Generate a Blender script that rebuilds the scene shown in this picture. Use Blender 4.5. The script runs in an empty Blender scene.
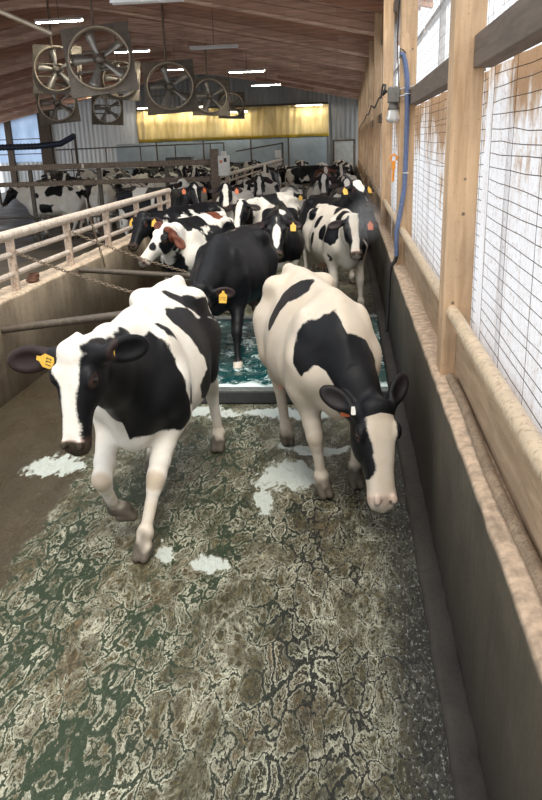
import bpy, bmesh, math, random
import numpy as np
from mathutils import Matrix, Vector

# ---------------------------------------------------------------- camera, world, light, exposure
SC = bpy.context.scene
COL = SC.collection
cam_data = bpy.data.cameras.new('camera')
cam = bpy.data.objects.new('camera', cam_data)
COL.objects.link(cam)
cam_data.sensor_fit = 'VERTICAL'
cam_data.sensor_height = 24.0
cam_data.lens = 24.0 * 750.0 / 800.0
cam_data.clip_start = 0.05
cam_data.clip_end = 300
CAM_H = 2.3
cR = Vector((0.9948, 0.0953, -0.0321)).normalized()
cF = Vector((-0.1012, 0.9408, -0.3234)).normalized()
cU = cR.cross(cF).normalized()
cR = cF.cross(cU).normalized()
cam.matrix_world = Matrix(((cR.x, cU.x, -cF.x, 0), (cR.y, cU.y, -cF.y, 0), (cR.z, cU.z, -cF.z, CAM_H), (0, 0, 0, 1)))
SC.camera = cam

world = bpy.data.worlds.new('overcast_sky')
SC.world = world
world.use_nodes = True
wn = world.node_tree.nodes
wl = world.node_tree.links
wn.clear()
w_out = wn.new('ShaderNodeOutputWorld')
w_bg = wn.new('ShaderNodeBackground')
w_bg.inputs['Color'].default_value = (0.93, 0.965, 1.0, 1)
w_bg.inputs['Strength'].default_value = 1.12
wl.new(w_bg.outputs[0], w_out.inputs[0])

sun_data = bpy.data.lights.new('sun', 'SUN')
sun_data.energy = 2.7
sun_data.angle = math.radians(25)
sun_data.color = (1.0, 0.93, 0.82)
sun = bpy.data.objects.new('sun', sun_data)
COL.objects.link(sun)
sun_dir = Vector((-0.12, 0.52, -0.85)).normalized()      # the way the light travels
sun.rotation_euler = sun_dir.to_track_quat('-Z', 'Y').to_euler()
sun.location = (6, -6, 12)

SC.view_settings.view_transform = 'Standard'
SC.view_settings.look = 'None'
SC.view_settings.exposure = 0.42
SC.view_settings.gamma = 1.0
SC.view_settings.use_curve_mapping = False

# ---------------------------------------------------------------- helpers
def tag(o, label=None, cat=None, group=None, kind=None):
    if label: o['label'] = label
    if cat: o['category'] = cat
    if group: o['group'] = group
    if kind: o['kind'] = kind
    return o

def empty(name, loc=(0, 0, 0), rot=(0, 0, 0)):
    o = bpy.data.objects.new(name, None)
    COL.objects.link(o)
    o.location = loc
    o.rotation_euler = rot
    o.empty_display_size = 0.2
    return o

class MB:
    """collects shapes and links them as one mesh object"""
    def __init__(s):
        s.v = []; s.f = []; s.sm = []
    def add(s, vs, fs, smooth=False):
        b = len(s.v)
        s.v += [tuple(map(float, v)) for v in vs]
        s.f += [tuple(i + b for i in f) for f in fs]
        s.sm += [smooth] * len(fs)
    def box(s, x0, x1, y0, y1, z0, z1, M=None):
        vs = [Vector((x, y, z)) for z in (z0, z1) for y in (y0, y1) for x in (x0, x1)]
        if M is not None: vs = [M @ v for v in vs]
        s.add(vs, [(0, 2, 3, 1), (4, 5, 7, 6), (0, 1, 5, 4), (1, 3, 7, 5), (3, 2, 6, 7), (2, 0, 4, 6)])
    def cbox(s, x0, x1, y0, y1, z0, z1, c=0.01, M=None):
        """box with chamfered edges"""
        bm = bmesh.new()
        vs = [bm.verts.new((x, y, z)) for z in (z0, z1) for y in (y0, y1) for x in (x0, x1)]
        for f in [(0, 2, 3, 1), (4, 5, 7, 6), (0, 1, 5, 4), (1, 3, 7, 5), (3, 2, 6, 7), (2, 0, 4, 6)]:
            bm.faces.new([vs[i] for i in f])
        bmesh.ops.bevel(bm, geom=bm.edges[:], offset=c, segments=2, profile=0.5, affect='EDGES')
        bm.verts.index_update()
        vv = [v.co.copy() for v in bm.verts]
        if M is not None: vv = [M @ v for v in vv]
        s.add(vv, [[v.index for v in f.verts] for f in bm.faces])
        bm.free()
    def tube(s, pts, r, n=10, cap=True, closed=False):
        pts = [Vector(p) for p in pts]
        m = len(pts)
        rs = r if isinstance(r, (list, tuple)) else [r] * m
        vs = []; fs = []
        prev = None
        for i, p in enumerate(pts):
            if closed: t = pts[(i + 1) % m] - pts[i - 1]
            elif i == 0: t = pts[1] - p
            elif i == m - 1: t = p - pts[-2]
            else: t = (pts[i + 1] - p).normalized() + (p - pts[i - 1]).normalized()
            t.normalize()
            if prev is None:
                a = Vector((0, 0, 1)) if abs(t.z) < 0.9 else Vector((1, 0, 0))
                u = t.cross(a).normalized()
            else:
                u = (prev - t * prev.dot(t)).normalized()
            prev = u
            w = t.cross(u)
            for k in range(n):
                a = 2 * math.pi * k / n
                vs.append(p + (u * math.cos(a) + w * math.sin(a)) * rs[i])
        mm = m if closed else m - 1
        for i in range(mm):
            for k in range(n):
                i2 = (i + 1) % m
                fs.append((i * n + k, i * n + (k + 1) % n, i2 * n + (k + 1) % n, i2 * n + k))
        s.add(vs, fs, True)
        if cap and not closed:
            s.add(vs[:n], [tuple(range(n - 1, -1, -1))])
            s.add(vs[-n:], [tuple(range(n))])
    def lathe(s, prof, n=20, M=None):
        vs = []; fs = []
        for r, z in prof:
            for k in range(n):
                a = 2 * math.pi * k / n
                v = Vector((r * math.cos(a), r * math.sin(a), z))
                vs.append(M @ v if M is not None else v)
        for i in range(len(prof) - 1):
            for k in range(n):
                fs.append((i * n + k, i * n + (k + 1) % n, (i + 1) * n + (k + 1) % n, (i + 1) * n + k))
        s.add(vs, fs, True)
    def prism(s, poly, d, M):
        """polygon in local xy, extruded along local z by d, placed by M"""
        n = len(poly)
        vs = [M @ Vector((x, y, 0)) for x, y in poly] + [M @ Vector((x, y, d)) for x, y in poly]
        fs = [tuple(range(n - 1, -1, -1)), tuple(range(n, 2 * n))]
        fs += [(i, (i + 1) % n, (i + 1) % n + n, i + n) for i in range(n)]
        s.add(vs, fs)
    def build(s, name, mat, parent=None, loc=None, origin=None):
        me = bpy.data.meshes.new(name)
        vs = s.v
        if origin is not None:
            vs = [(x - origin[0], y - origin[1], z - origin[2]) for x, y, z in vs]
        me.from_pydata(vs, [], s.f)
        me.polygons.foreach_set('use_smooth', s.sm)
        me.materials.append(mat)
        me.update()
        o = bpy.data.objects.new(name, me)
        COL.objects.link(o)
        if origin is not None: o.location = origin
        if loc is not None: o.location = loc
        if parent is not None: o.parent = parent
        return o

def copy_tree(o, parent=None):
    c = o.copy()
    COL.objects.link(c)
    if parent is not None: c.parent = parent
    for ch in list(o.children): copy_tree(ch, c)
    return c

# ---------------------------------------------------------------- material helpers
class NT:
    def __init__(s, name):
        s.m = bpy.data.materials.new(name)
        s.m.use_nodes = True
        s.t = s.m.node_tree
        s.t.nodes.clear()
        s.out = s.t.nodes.new('ShaderNodeOutputMaterial')
    def n(s, typ, **kw):
        nd = s.t.nodes.new('ShaderNode' + typ)
        for k, v in kw.items():
            if hasattr(nd, k): setattr(nd, k, v)
        return nd
    def set(s, sock, v):
        if v is None: return
        if hasattr(v, 'is_output') or isinstance(v, bpy.types.NodeSocket): s.t.links.new(v, sock)
        else:
            if isinstance(v, (tuple, list)) and len(v) == 3 and sock.type == 'RGBA': v = (*v, 1)
            sock.default_value = v
    def coord(s, kind='Object', scale=(1, 1, 1)):
        tc = s.n('TexCoord')
        mp = s.n('Mapping')
        s.t.links.new(tc.outputs[kind], mp.inputs[0])
        mp.inputs['Scale'].default_value = scale
        return mp.outputs[0]
    def world(s, scale=(1, 1, 1)):
        g = s.n('NewGeometry')
        mp = s.n('Mapping')
        s.t.links.new(g.outputs['Position'], mp.inputs[0])
        mp.inputs['Scale'].default_value = scale
        return mp.outputs[0]
    def noise(s, vec, scale=5, detail=4, rough=0.55, dist=0.0, out='Fac'):
        nd = s.n('TexNoise')
        s.set(nd.inputs['Vector'], vec)
        nd.inputs['Scale'].default_value = scale
        nd.inputs['Detail'].default_value = detail
        nd.inputs['Roughness'].default_value = rough
        nd.inputs['Distortion'].default_value = dist
        return nd.outputs[out if out != 'Fac' else 0]
    def vor(s, vec, scale=5, feature='F1', rnd=1.0, out=0):
        nd = s.n('TexVoronoi', feature=feature)
        s.set(nd.inputs['Vector'], vec)
        nd.inputs['Scale'].default_value = scale
        nd.inputs['Randomness'].default_value = rnd
        return nd.outputs[out]
    def ramp(s, fac, stops, interp='LINEAR'):
        nd = s.n('ValToRGB')
        nd.color_ramp.interpolation = interp
        e = nd.color_ramp.elements
        while len(e) < len(stops): e.new(0.5)
        for i, (p, c) in enumerate(stops):
            e[i].position = p
            c = (c, c, c) if isinstance(c, (int, float)) else c
            e[i].color = (*c[:3], 1)
        s.set(nd.inputs[0], fac)
        return nd.outputs[0]
    def mix(s, fac, a, b, mode='MIX'):
        nd = s.n('Mix', data_type='RGBA', blend_type=mode)
        s.set(nd.inputs['Factor'], fac)
        s.set(nd.inputs[6], a)
        s.set(nd.inputs[7], b)
        return nd.outputs[2]
    def math(s, op, a, b=None, c=None):
        nd = s.n('Math', operation=op)
        s.set(nd.inputs[0], a)
        if b is not None: s.set(nd.inputs[1], b)
        if c is not None: s.set(nd.inputs[2], c)
        return nd.outputs[0]
    def sep(s, vec):
        nd = s.n('SeparateXYZ')
        s.set(nd.inputs[0], vec)
        return nd.outputs
    def attr(s, name, out='Fac'):
        nd = s.n('Attribute', attribute_name=name)
        return nd.outputs[out]
    def add(s, a, b):
        nd = s.n('VectorMath', operation='ADD')
        s.set(nd.inputs[0], a); s.set(nd.inputs[1], b)
        return nd.outputs[0]
    def scale(s, a, k):
        nd = s.n('VectorMath', operation='SCALE')
        s.set(nd.inputs[0], a); nd.inputs['Scale'].default_value = k
        return nd.outputs[0]
    def bump(s, h, strength=0.3, dist=0.02, normal=None):
        nd = s.n('Bump')
        nd.inputs['Strength'].default_value = strength
        nd.inputs['Distance'].default_value = dist
        s.set(nd.inputs['Height'], h)
        if normal is not None: s.set(nd.inputs['Normal'], normal)
        return nd.outputs[0]
    def bsdf(s, color, rough=0.6, metal=0.0, normal=None, spec=None, **kw):
        nd = s.n('BsdfPrincipled')
        s.set(nd.inputs['Base Color'], color)
        s.set(nd.inputs['Roughness'], rough)
        s.set(nd.inputs['Metallic'], metal)
        if normal is not None: s.set(nd.inputs['Normal'], normal)
        if spec is not None: s.set(nd.inputs['Specular IOR Level'], spec)
        for k, v in kw.items(): s.set(nd.inputs[k], v)
        s.t.links.new(nd.outputs[0], s.out.inputs[0])
        return s.m

def plain(name, color, rough=0.6, metal=0.0, var=0.25, vscale=6.0, dirt=None, bump=0.15):
    """painted or raw surface with mottled wear"""
    t = NT(name)
    c = t.coord()
    n1 = t.noise(c, vscale, 6, 0.6)
    n2 = t.noise(c, vscale * 7, 4, 0.6)
    dark = tuple(x * (1 - var) for x in color)
    lite = tuple(min(1, x * (1 + var * 0.5)) for x in color)
    col = t.mix(t.ramp(n1, [(0.3, 0.0), (0.7, 1.0)]), dark, lite)
    if dirt: col = t.mix(t.ramp(n2, [(0.5, 0.0), (0.68, 0.85)]), col, dirt)
    return t.bsdf(col, rough, metal, t.bump(n2, bump, 0.01))
# ---------------------------------------------------------------- dairy cows: a body grown as one continuous skin from a distance field
def lattice_noise(P, scale, seed):
    """smooth value noise in [-1, 1] at points P (n,3)"""
    q = P * scale + seed * 17.31
    i = np.floor(q).astype(np.int64)
    f = q - i
    f = f * f * (3 - 2 * f)
    out = 0
    for dx in (0, 1):
        for dy in (0, 1):
            for dz in (0, 1):
                h = ((i[:, 0] + dx) * 374761393 + (i[:, 1] + dy) * 668265263 + (i[:, 2] + dz) * 2147483647 + int(seed) * 1274126177) & 0xffffffff
                h = ((h ^ (h >> 13)) * 1274126177) & 0xffffffff
                h = (h ^ (h >> 16)) & 0xffff
                w = (f[:, 0] if dx else 1 - f[:, 0]) * (f[:, 1] if dy else 1 - f[:, 1]) * (f[:, 2] if dz else 1 - f[:, 2])
                out = out + w * (h / 32767.5 - 1)
    return out

V3 = lambda *a: np.array(a, float)
def unit(v): return v / np.linalg.norm(v)

class Field:
    def __init__(s, lo, hi, h):
        s.h = h
        s.lo = np.array(lo, float)
        s.n = np.ceil((np.array(hi) - s.lo) / h).astype(int) + 1
        s.ax = [(s.lo[a] + h * np.arange(s.n[a])).astype(np.float32) for a in range(3)]
        s.D = np.full(s.n, 1.0, np.float32)
    def put(s, fn, lo, hi, k, op='u'):
        m = k + 2 * s.h
        i0 = np.clip(np.floor((np.array(lo) - m - s.lo) / s.h).astype(int), 0, s.n - 1)
        i1 = np.clip(np.ceil((np.array(hi) + m - s.lo) / s.h).astype(int) + 1, 1, s.n)
        if np.any(i1 <= i0): return
        sl = tuple(slice(a, b) for a, b in zip(i0, i1))
        X = s.ax[0][sl[0]][:, None, None]; Y = s.ax[1][sl[1]][None, :, None]; Z = s.ax[2][sl[2]][None, None, :]
        d = fn(X, Y, Z)
        D = s.D[sl]
        if op == 'u':
            hh = np.maximum(k - np.abs(D - d), 0) / k
            s.D[sl] = np.minimum(D, d) - hh * hh * k * 0.25
        else:
            d = -d
            hh = np.maximum(k - np.abs(D - d), 0) / k
            s.D[sl] = np.maximum(D, d) + hh * hh * k * 0.25
    def cone(s, a, b, ra, rb, k=0.05, op='u'):
        a = np.array(a, float); b = np.array(b, float)
        ba = b - a; L2 = max(ba @ ba, 1e-9)
        def fn(X, Y, Z):
            t = np.clip(((X - a[0]) * ba[0] + (Y - a[1]) * ba[1] + (Z - a[2]) * ba[2]) / L2, 0, 1)
            return np.sqrt((X - a[0] - t * ba[0]) ** 2 + (Y - a[1] - t * ba[1]) ** 2 + (Z - a[2] - t * ba[2]) ** 2) - (ra + (rb - ra) * t)
        r = max(ra, rb)
        s.put(fn, np.minimum(a, b) - r, np.maximum(a, b) + r, k, op)
    def ell(s, c, r, k=0.05, fr=None, op='u'):
        c = np.array(c, float); r = np.array(r, float)
        F = np.eye(3) if fr is None else np.array(fr, float)      # rows: local axes
        def fn(X, Y, Z):
            dx, dy, dz = X - c[0], Y - c[1], Z - c[2]
            l = [(F[i, 0] * dx + F[i, 1] * dy + F[i, 2] * dz) for i in range(3)]
            k0 = np.sqrt(sum((l[i] / r[i]) ** 2 for i in range(3)))
            k1 = np.sqrt(sum((l[i] / r[i] ** 2) ** 2 for i in range(3))) + 1e-6
            return k0 * (k0 - 1) / k1
        R = np.abs(F.T) @ r
        s.put(fn, c - R, c + R, k, op)
    def loft(s, o, fr, xs, w, top, bot, e=2.2, pear=0.0, k=0.05):
        o = np.array(o, float); F = np.array(fr, float)
        xs = np.array(xs); tt = np.linspace(xs[0], xs[-1], 160)
        def sm(v):
            y = np.interp(tt, xs, v)
            for _ in range(6): y[1:-1] = (y[:-2] + 2 * y[1:-1] + y[2:]) / 4
            return y
        w, top, bot = sm(w), sm(top), sm(bot)
        def fn(X, Y, Z):
            dx, dy, dz = X - o[0], Y - o[1], Z - o[2]
            x, y, z = [(F[i, 0] * dx + F[i, 1] * dy + F[i, 2] * dz) for i in range(3)]
            ww = np.interp(x, tt, w); tp = np.interp(x, tt, top); bt = np.interp(x, tt, bot)
            c = (tp + bt) / 2; hh = (tp - bt) / 2
            zz = (z - c) / hh
            we = ww * (1 - pear * np.clip(zz, -1, 1))
            q = ((np.abs(y) / we) ** e + np.abs(zz) ** e) ** (1 / e)
            return (q - 1) * np.minimum(we, hh) + np.maximum(np.maximum(xs[0] - x, x - xs[-1]), 0)
        W = max(w) * (1 + abs(pear)); pts = []
        for x in (xs[0], xs[-1]):
            for y in (-W, W):
                for z in (min(bot), max(top)): pts.append(o + F.T @ np.array([x, y, z]))
        pts = np.array(pts)
        s.put(fn, pts.min(0), pts.max(0), k)
    def mesh(s):
        D = s.D; n = D.shape
        ins = D < 0
        cc = np.zeros((n[0] - 1, n[1] - 1, n[2] - 1), np.int8)
        for a in (0, 1):
            for b in (0, 1):
                for c in (0, 1):
                    cc += ins[a:n[0] - 1 + a, b:n[1] - 1 + b, c:n[2] - 1 + c]
        act = (cc > 0) & (cc < 8)
        ci = np.argwhere(act)
        idx = np.full(cc.shape, -1, np.int64)
        idx[act] = np.arange(len(ci))
        P = np.zeros((len(ci), 3)); N = np.zeros(len(ci))
        corners = [(a, b, c) for a in (0, 1) for b in (0, 1) for c in (0, 1)]
        for p in corners:
            for ax in range(3):
                if p[ax]: continue
                q = list(p); q[ax] = 1
                d0 = D[ci[:, 0] + p[0], ci[:, 1] + p[1], ci[:, 2] + p[2]]
                d1 = D[ci[:, 0] + q[0], ci[:, 1] + q[1], ci[:, 2] + q[2]]
                m = (d0 < 0) != (d1 < 0)
                t = np.where(m, d0 / np.where(m, d0 - d1, 1), 0)
                for a in range(3):
                    P[:, a] += np.where(m, p[a] + (t if a == ax else 0), 0)
                N += m
        P = (P / N[:, None] + ci) * s.h + s.lo
        faces = []
        for ax in range(3):
            b, c = (ax + 1) % 3, (ax + 2) % 3
            sl0 = [slice(None)] * 3; sl1 = [slice(None)] * 3
            sl0[ax] = slice(0, n[ax] - 1); sl1[ax] = slice(1, n[ax])
            A = ins[tuple(sl0)]; B = ins[tuple(sl1)]
            e = np.argwhere(A != B)
            e = e[(e[:, b] > 0) & (e[:, b] < n[b] - 1) & (e[:, c] > 0) & (e[:, c] < n[c] - 1)]
            fl = A[e[:, 0], e[:, 1], e[:, 2]]
            def g(db, dc):
                q = e.copy(); q[:, b] -= db; q[:, c] -= dc
                return idx[q[:, 0], q[:, 1], q[:, 2]]
            quad = np.stack([g(1, 1), g(0, 1), g(0, 0), g(1, 0)], 1)
            quad[~fl] = quad[~fl][:, ::-1]
            faces.append(quad)
        return P, np.concatenate(faces)

def poly_sd(px, py, poly):
    """signed distance to a polygon, positive inside"""
    poly = np.array(poly, float)
    d = np.full(px.shape, 1e9); ins = np.zeros(px.shape, bool)
    n = len(poly)
    for i in range(n):
        a = poly[i]; b = poly[(i + 1) % n]
        e = b - a
        t = np.clip(((px - a[0]) * e[0] + (py - a[1]) * e[1]) / (e @ e + 1e-12), 0, 1)
        d = np.minimum(d, (px - a[0] - t * e[0]) ** 2 + (py - a[1] - t * e[1]) ** 2)
        c = ((a[1] <= py) != (b[1] <= py)) & (px < (b[0] - a[0]) * (py - a[1]) / (b[1] - a[1] + 1e-12) + a[0])
        ins ^= c
    return np.where(ins, 1, -1) * np.sqrt(d)

FRONT_X, HIND_X, LEG_Y = 0.46, -0.56, 0.17
def default_pose():
    return dict(
        poll=(1.08, 0.0, 1.42), u=(0.62, 0, -0.78), n=(0.78, 0, 0.62), ear_droop=0.15, ear_back=0.25,
        fl=(FRONT_X, LEG_Y, 0), fr=(FRONT_X, -LEG_Y, 0), hl=(HIND_X, LEG_Y, 0), hr=(HIND_X, -LEG_Y, 0),
        tail_y=0.03, udder=True, head_scale=1.0, ear_len=1.0)

def grow_cow(pose, h):
    p = default_pose(); p.update(pose)
    poll = V3(*p['poll']); u = unit(V3(*p['u'])); nrm = V3(*p['n']); nrm = unit(nrm - nrm @ u * u); sd = np.cross(nrm, u)   # sd: cow's left
    lo = np.array([-0.98, -0.48, -0.03]); hi = np.array([0.85, 0.48, 1.56])
    for q in (poll + 0.62 * u, poll - 0.1 * u, poll + 0.36 * sd, poll - 0.36 * sd, poll + 0.15 * nrm):
        lo = np.minimum(lo, q - 0.06); hi = np.maximum(hi, q + 0.06)
    for kx in ('fl', 'fr', 'hl', 'hr'):
        q = V3(*p[kx][:3]) if not isinstance(p[kx], dict) else V3(*p[kx]['foot'])
        lo = np.minimum(lo, q - (0.16, 0.16, 0.03)); hi = np.maximum(hi, q + 0.16)
    F = Field(lo, hi, h)
    I = np.eye(3)
    # trunk
    xs = [-0.86, -0.82, -0.74, -0.60, -0.42, -0.20, 0.02, 0.25, 0.45, 0.60, 0.70, 0.76]
    F.loft((0, 0, 0), I, xs,
           [0.03, 0.10, 0.165, 0.225, 0.27, 0.315, 0.345, 0.31, 0.245, 0.19, 0.125, 0.03],
           [1.16, 1.29, 1.36, 1.40, 1.425, 1.41, 1.395, 1.39, 1.395, 1.34, 1.25, 1.12],
           [1.02, 0.88, 0.78, 0.74, 0.72, 0.645, 0.60, 0.615, 0.63, 0.66, 0.74, 0.95],
           e=2.1, pear=0.30, k=0.05)
    F.cone((-0.80, 0, 1.36), (0.42, 0, 1.37), 0.035, 0.04, 0.06)          # spine
    for s in (1, -1):
        F.ell((-0.43, s * 0.190, 1.312), (0.085, 0.055, 0.045), 0.10)         # hook bones
        F.ell((-0.81, s * 0.105, 1.25), (0.05, 0.04, 0.05), 0.06)            # pin bones
        F.cone((-0.46, s * 0.19, 1.28), (-0.78, s * 0.11, 1.235), 0.05, 0.05, 0.10)
        F.ell((-0.56, s * 0.185, 0.98), (0.23, 0.125, 0.32), 0.09)           # thigh
        F.ell((0.44, s * 0.185, 1.00), (0.15, 0.085, 0.30), 0.10)             # shoulder blade
        F.ell((0.58, s * 0.165, 0.93), (0.11, 0.09, 0.13), 0.08)             # point of shoulder
        F.ell((-0.29, s * 0.36, 1.22), (0.10, 0.075, 0.10), 0.09, op='s')    # hollow before the hip
        F.ell((-0.62, s * 0.34, 1.19), (0.10, 0.085, 0.07), 0.07, op='s')
    F.ell((0.62, 0, 0.75), (0.13, 0.10, 0.14), 0.09)                         # brisket
    # neck
    back = poll + p['head_scale'] * (0.03 * u - 0.075 * nrm)
    w0 = V3(0.44, 0, 1.25); c0 = V3(0.58, 0, 1.08); t0 = V3(0.66, 0, 0.92)
    jaw = poll + 0.10 * u - 0.13 * nrm
    mid = (w0 + back) / 2 + V3(0, 0, 0.02)
    bend = V3(0.06, 0, 0)
    F.cone(w0, mid, 0.105, 0.085, 0.10); F.cone(mid, back, 0.085, 0.08, 0.07)
    m2 = (c0 + (back + jaw) / 2) / 2 + bend * 0.3
    F.cone(c0, m2, 0.165, 0.115, 0.10); F.cone(m2, (back + jaw) / 2, 0.12, 0.09, 0.07)
    m3 = (t0 + jaw) / 2 - V3(0, 0, 0.01)
    F.cone(t0, m3, 0.12, 0.085, 0.10); F.cone(m3, jaw, 0.085, 0.07, 0.07)
    F.cone(V3(0.70, 0, 0.80), m3 - V3(0, 0, 0.05), 0.045, 0.03, 0.07)        # dewlap
    # head
    ears = []
    H = np.array([u, sd, nrm])
    K = p['head_scale']
    hp = lambda a, b, c: poll + K * (a * u + b * sd + c * nrm)
    kk = lambda q: [K * e for e in q]
    F.loft(poll, H, kk([-0.05, -0.02, 0.05, 0.12, 0.19, 0.27, 0.36, 0.44, 0.50, 0.54, 0.565]),
           kk([0.05, 0.085, 0.105, 0.118, 0.116, 0.096, 0.078, 0.076, 0.084, 0.080, 0.064]),
           kk([0.02, 0.045, 0.058, 0.060, 0.056, 0.046, 0.036, 0.028, 0.020, 0.004, -0.015]),
           kk([-0.08, -0.12, -0.165, -0.185, -0.18, -0.155, -0.125, -0.110, -0.102, -0.086, -0.068]),
           e=2.5, pear=0.0, k=0.05)
    F.ell(hp(0.0, 0, 0.032), kk((0.045, 0.07, 0.032)), 0.05, H)              # poll
    for s in (1, -1):
        F.ell(hp(0.140, s * 0.108, 0.020), kk((0.045, 0.024, 0.030)), 0.035, H)  # brow
        F.ell(hp(0.19, s * 0.085, -0.10), kk((0.10, 0.035, 0.075)), 0.04, H)     # cheek
        F.ell(hp(0.154, s * 0.131, 0.002), kk((0.024, 0.018, 0.018)), 0.010, H, op='s')
        F.ell(hp(0.535, s * 0.040, 0.008), kk((0.020, 0.013, 0.020)), 0.012, H, op='s')   # nostril
        F.ell(hp(0.515, s * 0.048, 0.022), kk((0.028, 0.020, 0.012)), 0.015, H)
        # ear: a leaf, cupped at the front
        dr = p['ear_droop'] if not isinstance(p['ear_droop'], (tuple, list)) else p['ear_droop'][0 if s > 0 else 1]
        bk = p['ear_back'] if not isinstance(p['ear_back'], (tuple, list)) else p['ear_back'][0 if s > 0 else 1]
        ea = unit(s * sd + dr * u - bk * nrm)
        ef = unit(nrm + bk * s * sd * 0.6 + 0.2 * u); ef = unit(ef - ef @ ea * ea)
        eu = np.cross(ea, ef)
        E = np.array([ea, ef, eu])
        b0 = hp(0.03, s * 0.085, -0.035)
        ears.append((b0, ea)); KE = K * p['ear_len']
        F.cone(b0, b0 + KE * 0.075 * ea, KE * 0.038, KE * 0.034, 0.03)
        F.ell(b0 + KE * 0.155 * ea, [KE * e for e in (0.108, 0.024, 0.062)], 0.02, E)
        F.ell(b0 + KE * (0.160 * ea + 0.030 * ef), [KE * e for e in (0.086, 0.026, 0.041)], 0.012, E, op='s')
    F.cone(hp(0.553, -0.05, -0.070), hp(0.553, 0.05, -0.070), 0.009, 0.009, 0.008, op='s')
    for s in (1, -1):
        F.cone(hp(0.553, s * 0.05, -0.070), hp(0.43, s * 0.082, -0.085), 0.009, 0.005, 0.008, op='s')
    # legs
    hoofs = []; knees = []
    def hoof(ft, dirv):
        dirv = unit(dirv * V3(1, 1, 0)) if np.linalg.norm(dirv[:2]) > 0.01 else V3(1, 0, 0)
        sv = V3(-dirv[1], dirv[0], 0)
        for s in (1, -1):
            a = ft + s * 0.025 * sv
            F.cone(a - 0.015 * dirv + V3(0, 0, 0.075), a + 0.05 * dirv + V3(0, 0, 0.026), 0.036, 0.024, 0.012)
            F.cone(a - 0.03 * dirv + V3(0, 0, 0.03), a + 0.045 * dirv + V3(0, 0, 0.024), 0.028, 0.022, 0.012)
    for kx in ('fl', 'fr', 'hl', 'hr'):
        s = 1 if kx[1] == 'l' else -1
        q = p[kx]
        if kx[0] == 'f':
            el = V3(0.40, s * 0.185, 0.80)
            if isinstance(q, dict):
                ft = V3(*q['foot']); kn = V3(*q['knee']); fk = V3(*q['fetlock'])
            else:
                ft = V3(*q); kn = (el + ft) / 2 + V3(0.035, 0, 0.04); fk = ft + V3(-0.035, 0, 0.14) + 0.12 * (kn - ft) * V3(1, 1, 0)
            knees.append(kn)
            F.cone(V3(0.47, s * 0.185, 0.98), el + V3(0.03, 0, 0), 0.125, 0.105, 0.08)
            F.cone(el + V3(0.02, 0, -0.02), kn + 0.25 * (el - kn), 0.095, 0.058, 0.06)
            F.cone(kn + 0.25 * (el - kn), kn, 0.058, 0.052, 0.03)
            F.cone(kn + 0.02 * unit(el - kn), kn + 0.06 * unit(fk - kn), 0.054, 0.042, 0.03)
            F.cone(kn, fk, 0.040, 0.034, 0.03)
        else:
            hk = ft = None
            if isinstance(q, dict): ft = V3(*q['foot']); hk = V3(*q['hock'])
            else:
                ft = V3(*q); hk = V3(-0.70, s * 0.165, 0.0) * 0.45 + (ft + V3(-0.115, 0, 0)) * 0.55 + V3(0, 0, 0.50)
                hk[1] = 0.5 * s * 0.17 + 0.5 * ft[1]
            st = V3(-0.40, s * 0.205, 0.80)
            F.cone(V3(-0.52, s * 0.19, 1.02), st, 0.15, 0.115, 0.09)
            F.cone(st, hk + 0.3 * (st - hk), 0.115, 0.062, 0.06)
            F.cone(V3(-0.72, s * 0.15, 0.92), hk + 0.3 * (st - hk), 0.085, 0.055, 0.08)
            F.cone(hk + 0.3 * (st - hk), hk, 0.062, 0.050, 0.03)
            F.cone(hk + V3(-0.03, 0, 0.035), hk + V3(-0.005, 0, -0.07), 0.036, 0.036, 0.03)
            fk = ft + V3(-0.045, 0, 0.135)
            if isinstance(q, dict) and 'fetlock' in q: fk = V3(*q['fetlock'])
            F.cone(hk, fk, 0.045, 0.036, 0.03)
        F.ell(fk, (0.046, 0.044, 0.046), 0.03)
        F.cone(fk, ft + V3(-0.005, 0, 0.075), 0.040, 0.044, 0.03)
        hoof(ft, ft - fk)
        hoofs.append(ft)
    if p['udder']:
        for s in (1, -1):
            F.ell((-0.42, s * 0.08, 0.66), (0.21, 0.11, 0.16), 0.06)
            for x in (-0.34, -0.50):
                F.cone((x, s * 0.085, 0.54), (x, s * 0.09, 0.465), 0.020, 0.013, 0.02)
    # tail
    ty = p['tail_y']
    F.cone((-0.80, 0, 1.35), (-0.885, ty * 0.3, 1.24), 0.04, 0.034, 0.05)
    F.cone((-0.885, ty * 0.3, 1.24), (-0.90, ty, 0.85), 0.030, 0.020, 0.03)
    F.cone((-0.90, ty, 0.85), (-0.89, ty * 1.4, 0.50), 0.022, 0.034, 0.03)
    F.cone((-0.89, ty * 1.4, 0.50), (-0.88, ty * 1.5, 0.36), 0.034, 0.012, 0.03)
    P, Q = F.mesh()
    return P, Q, dict(poll=poll, u=u, n=nrm, sd=sd, hp=hp, pose=p, hoofs=hoofs, ears=ears, knees=knees)

def unroll(P):
    """trunk coordinates: along the back, and round the barrel (0 at the spine, + on the cow's left)"""
    return P[:, 0], np.arctan2(P[:, 1], P[:, 2] - 0.95) * 0.45

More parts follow.
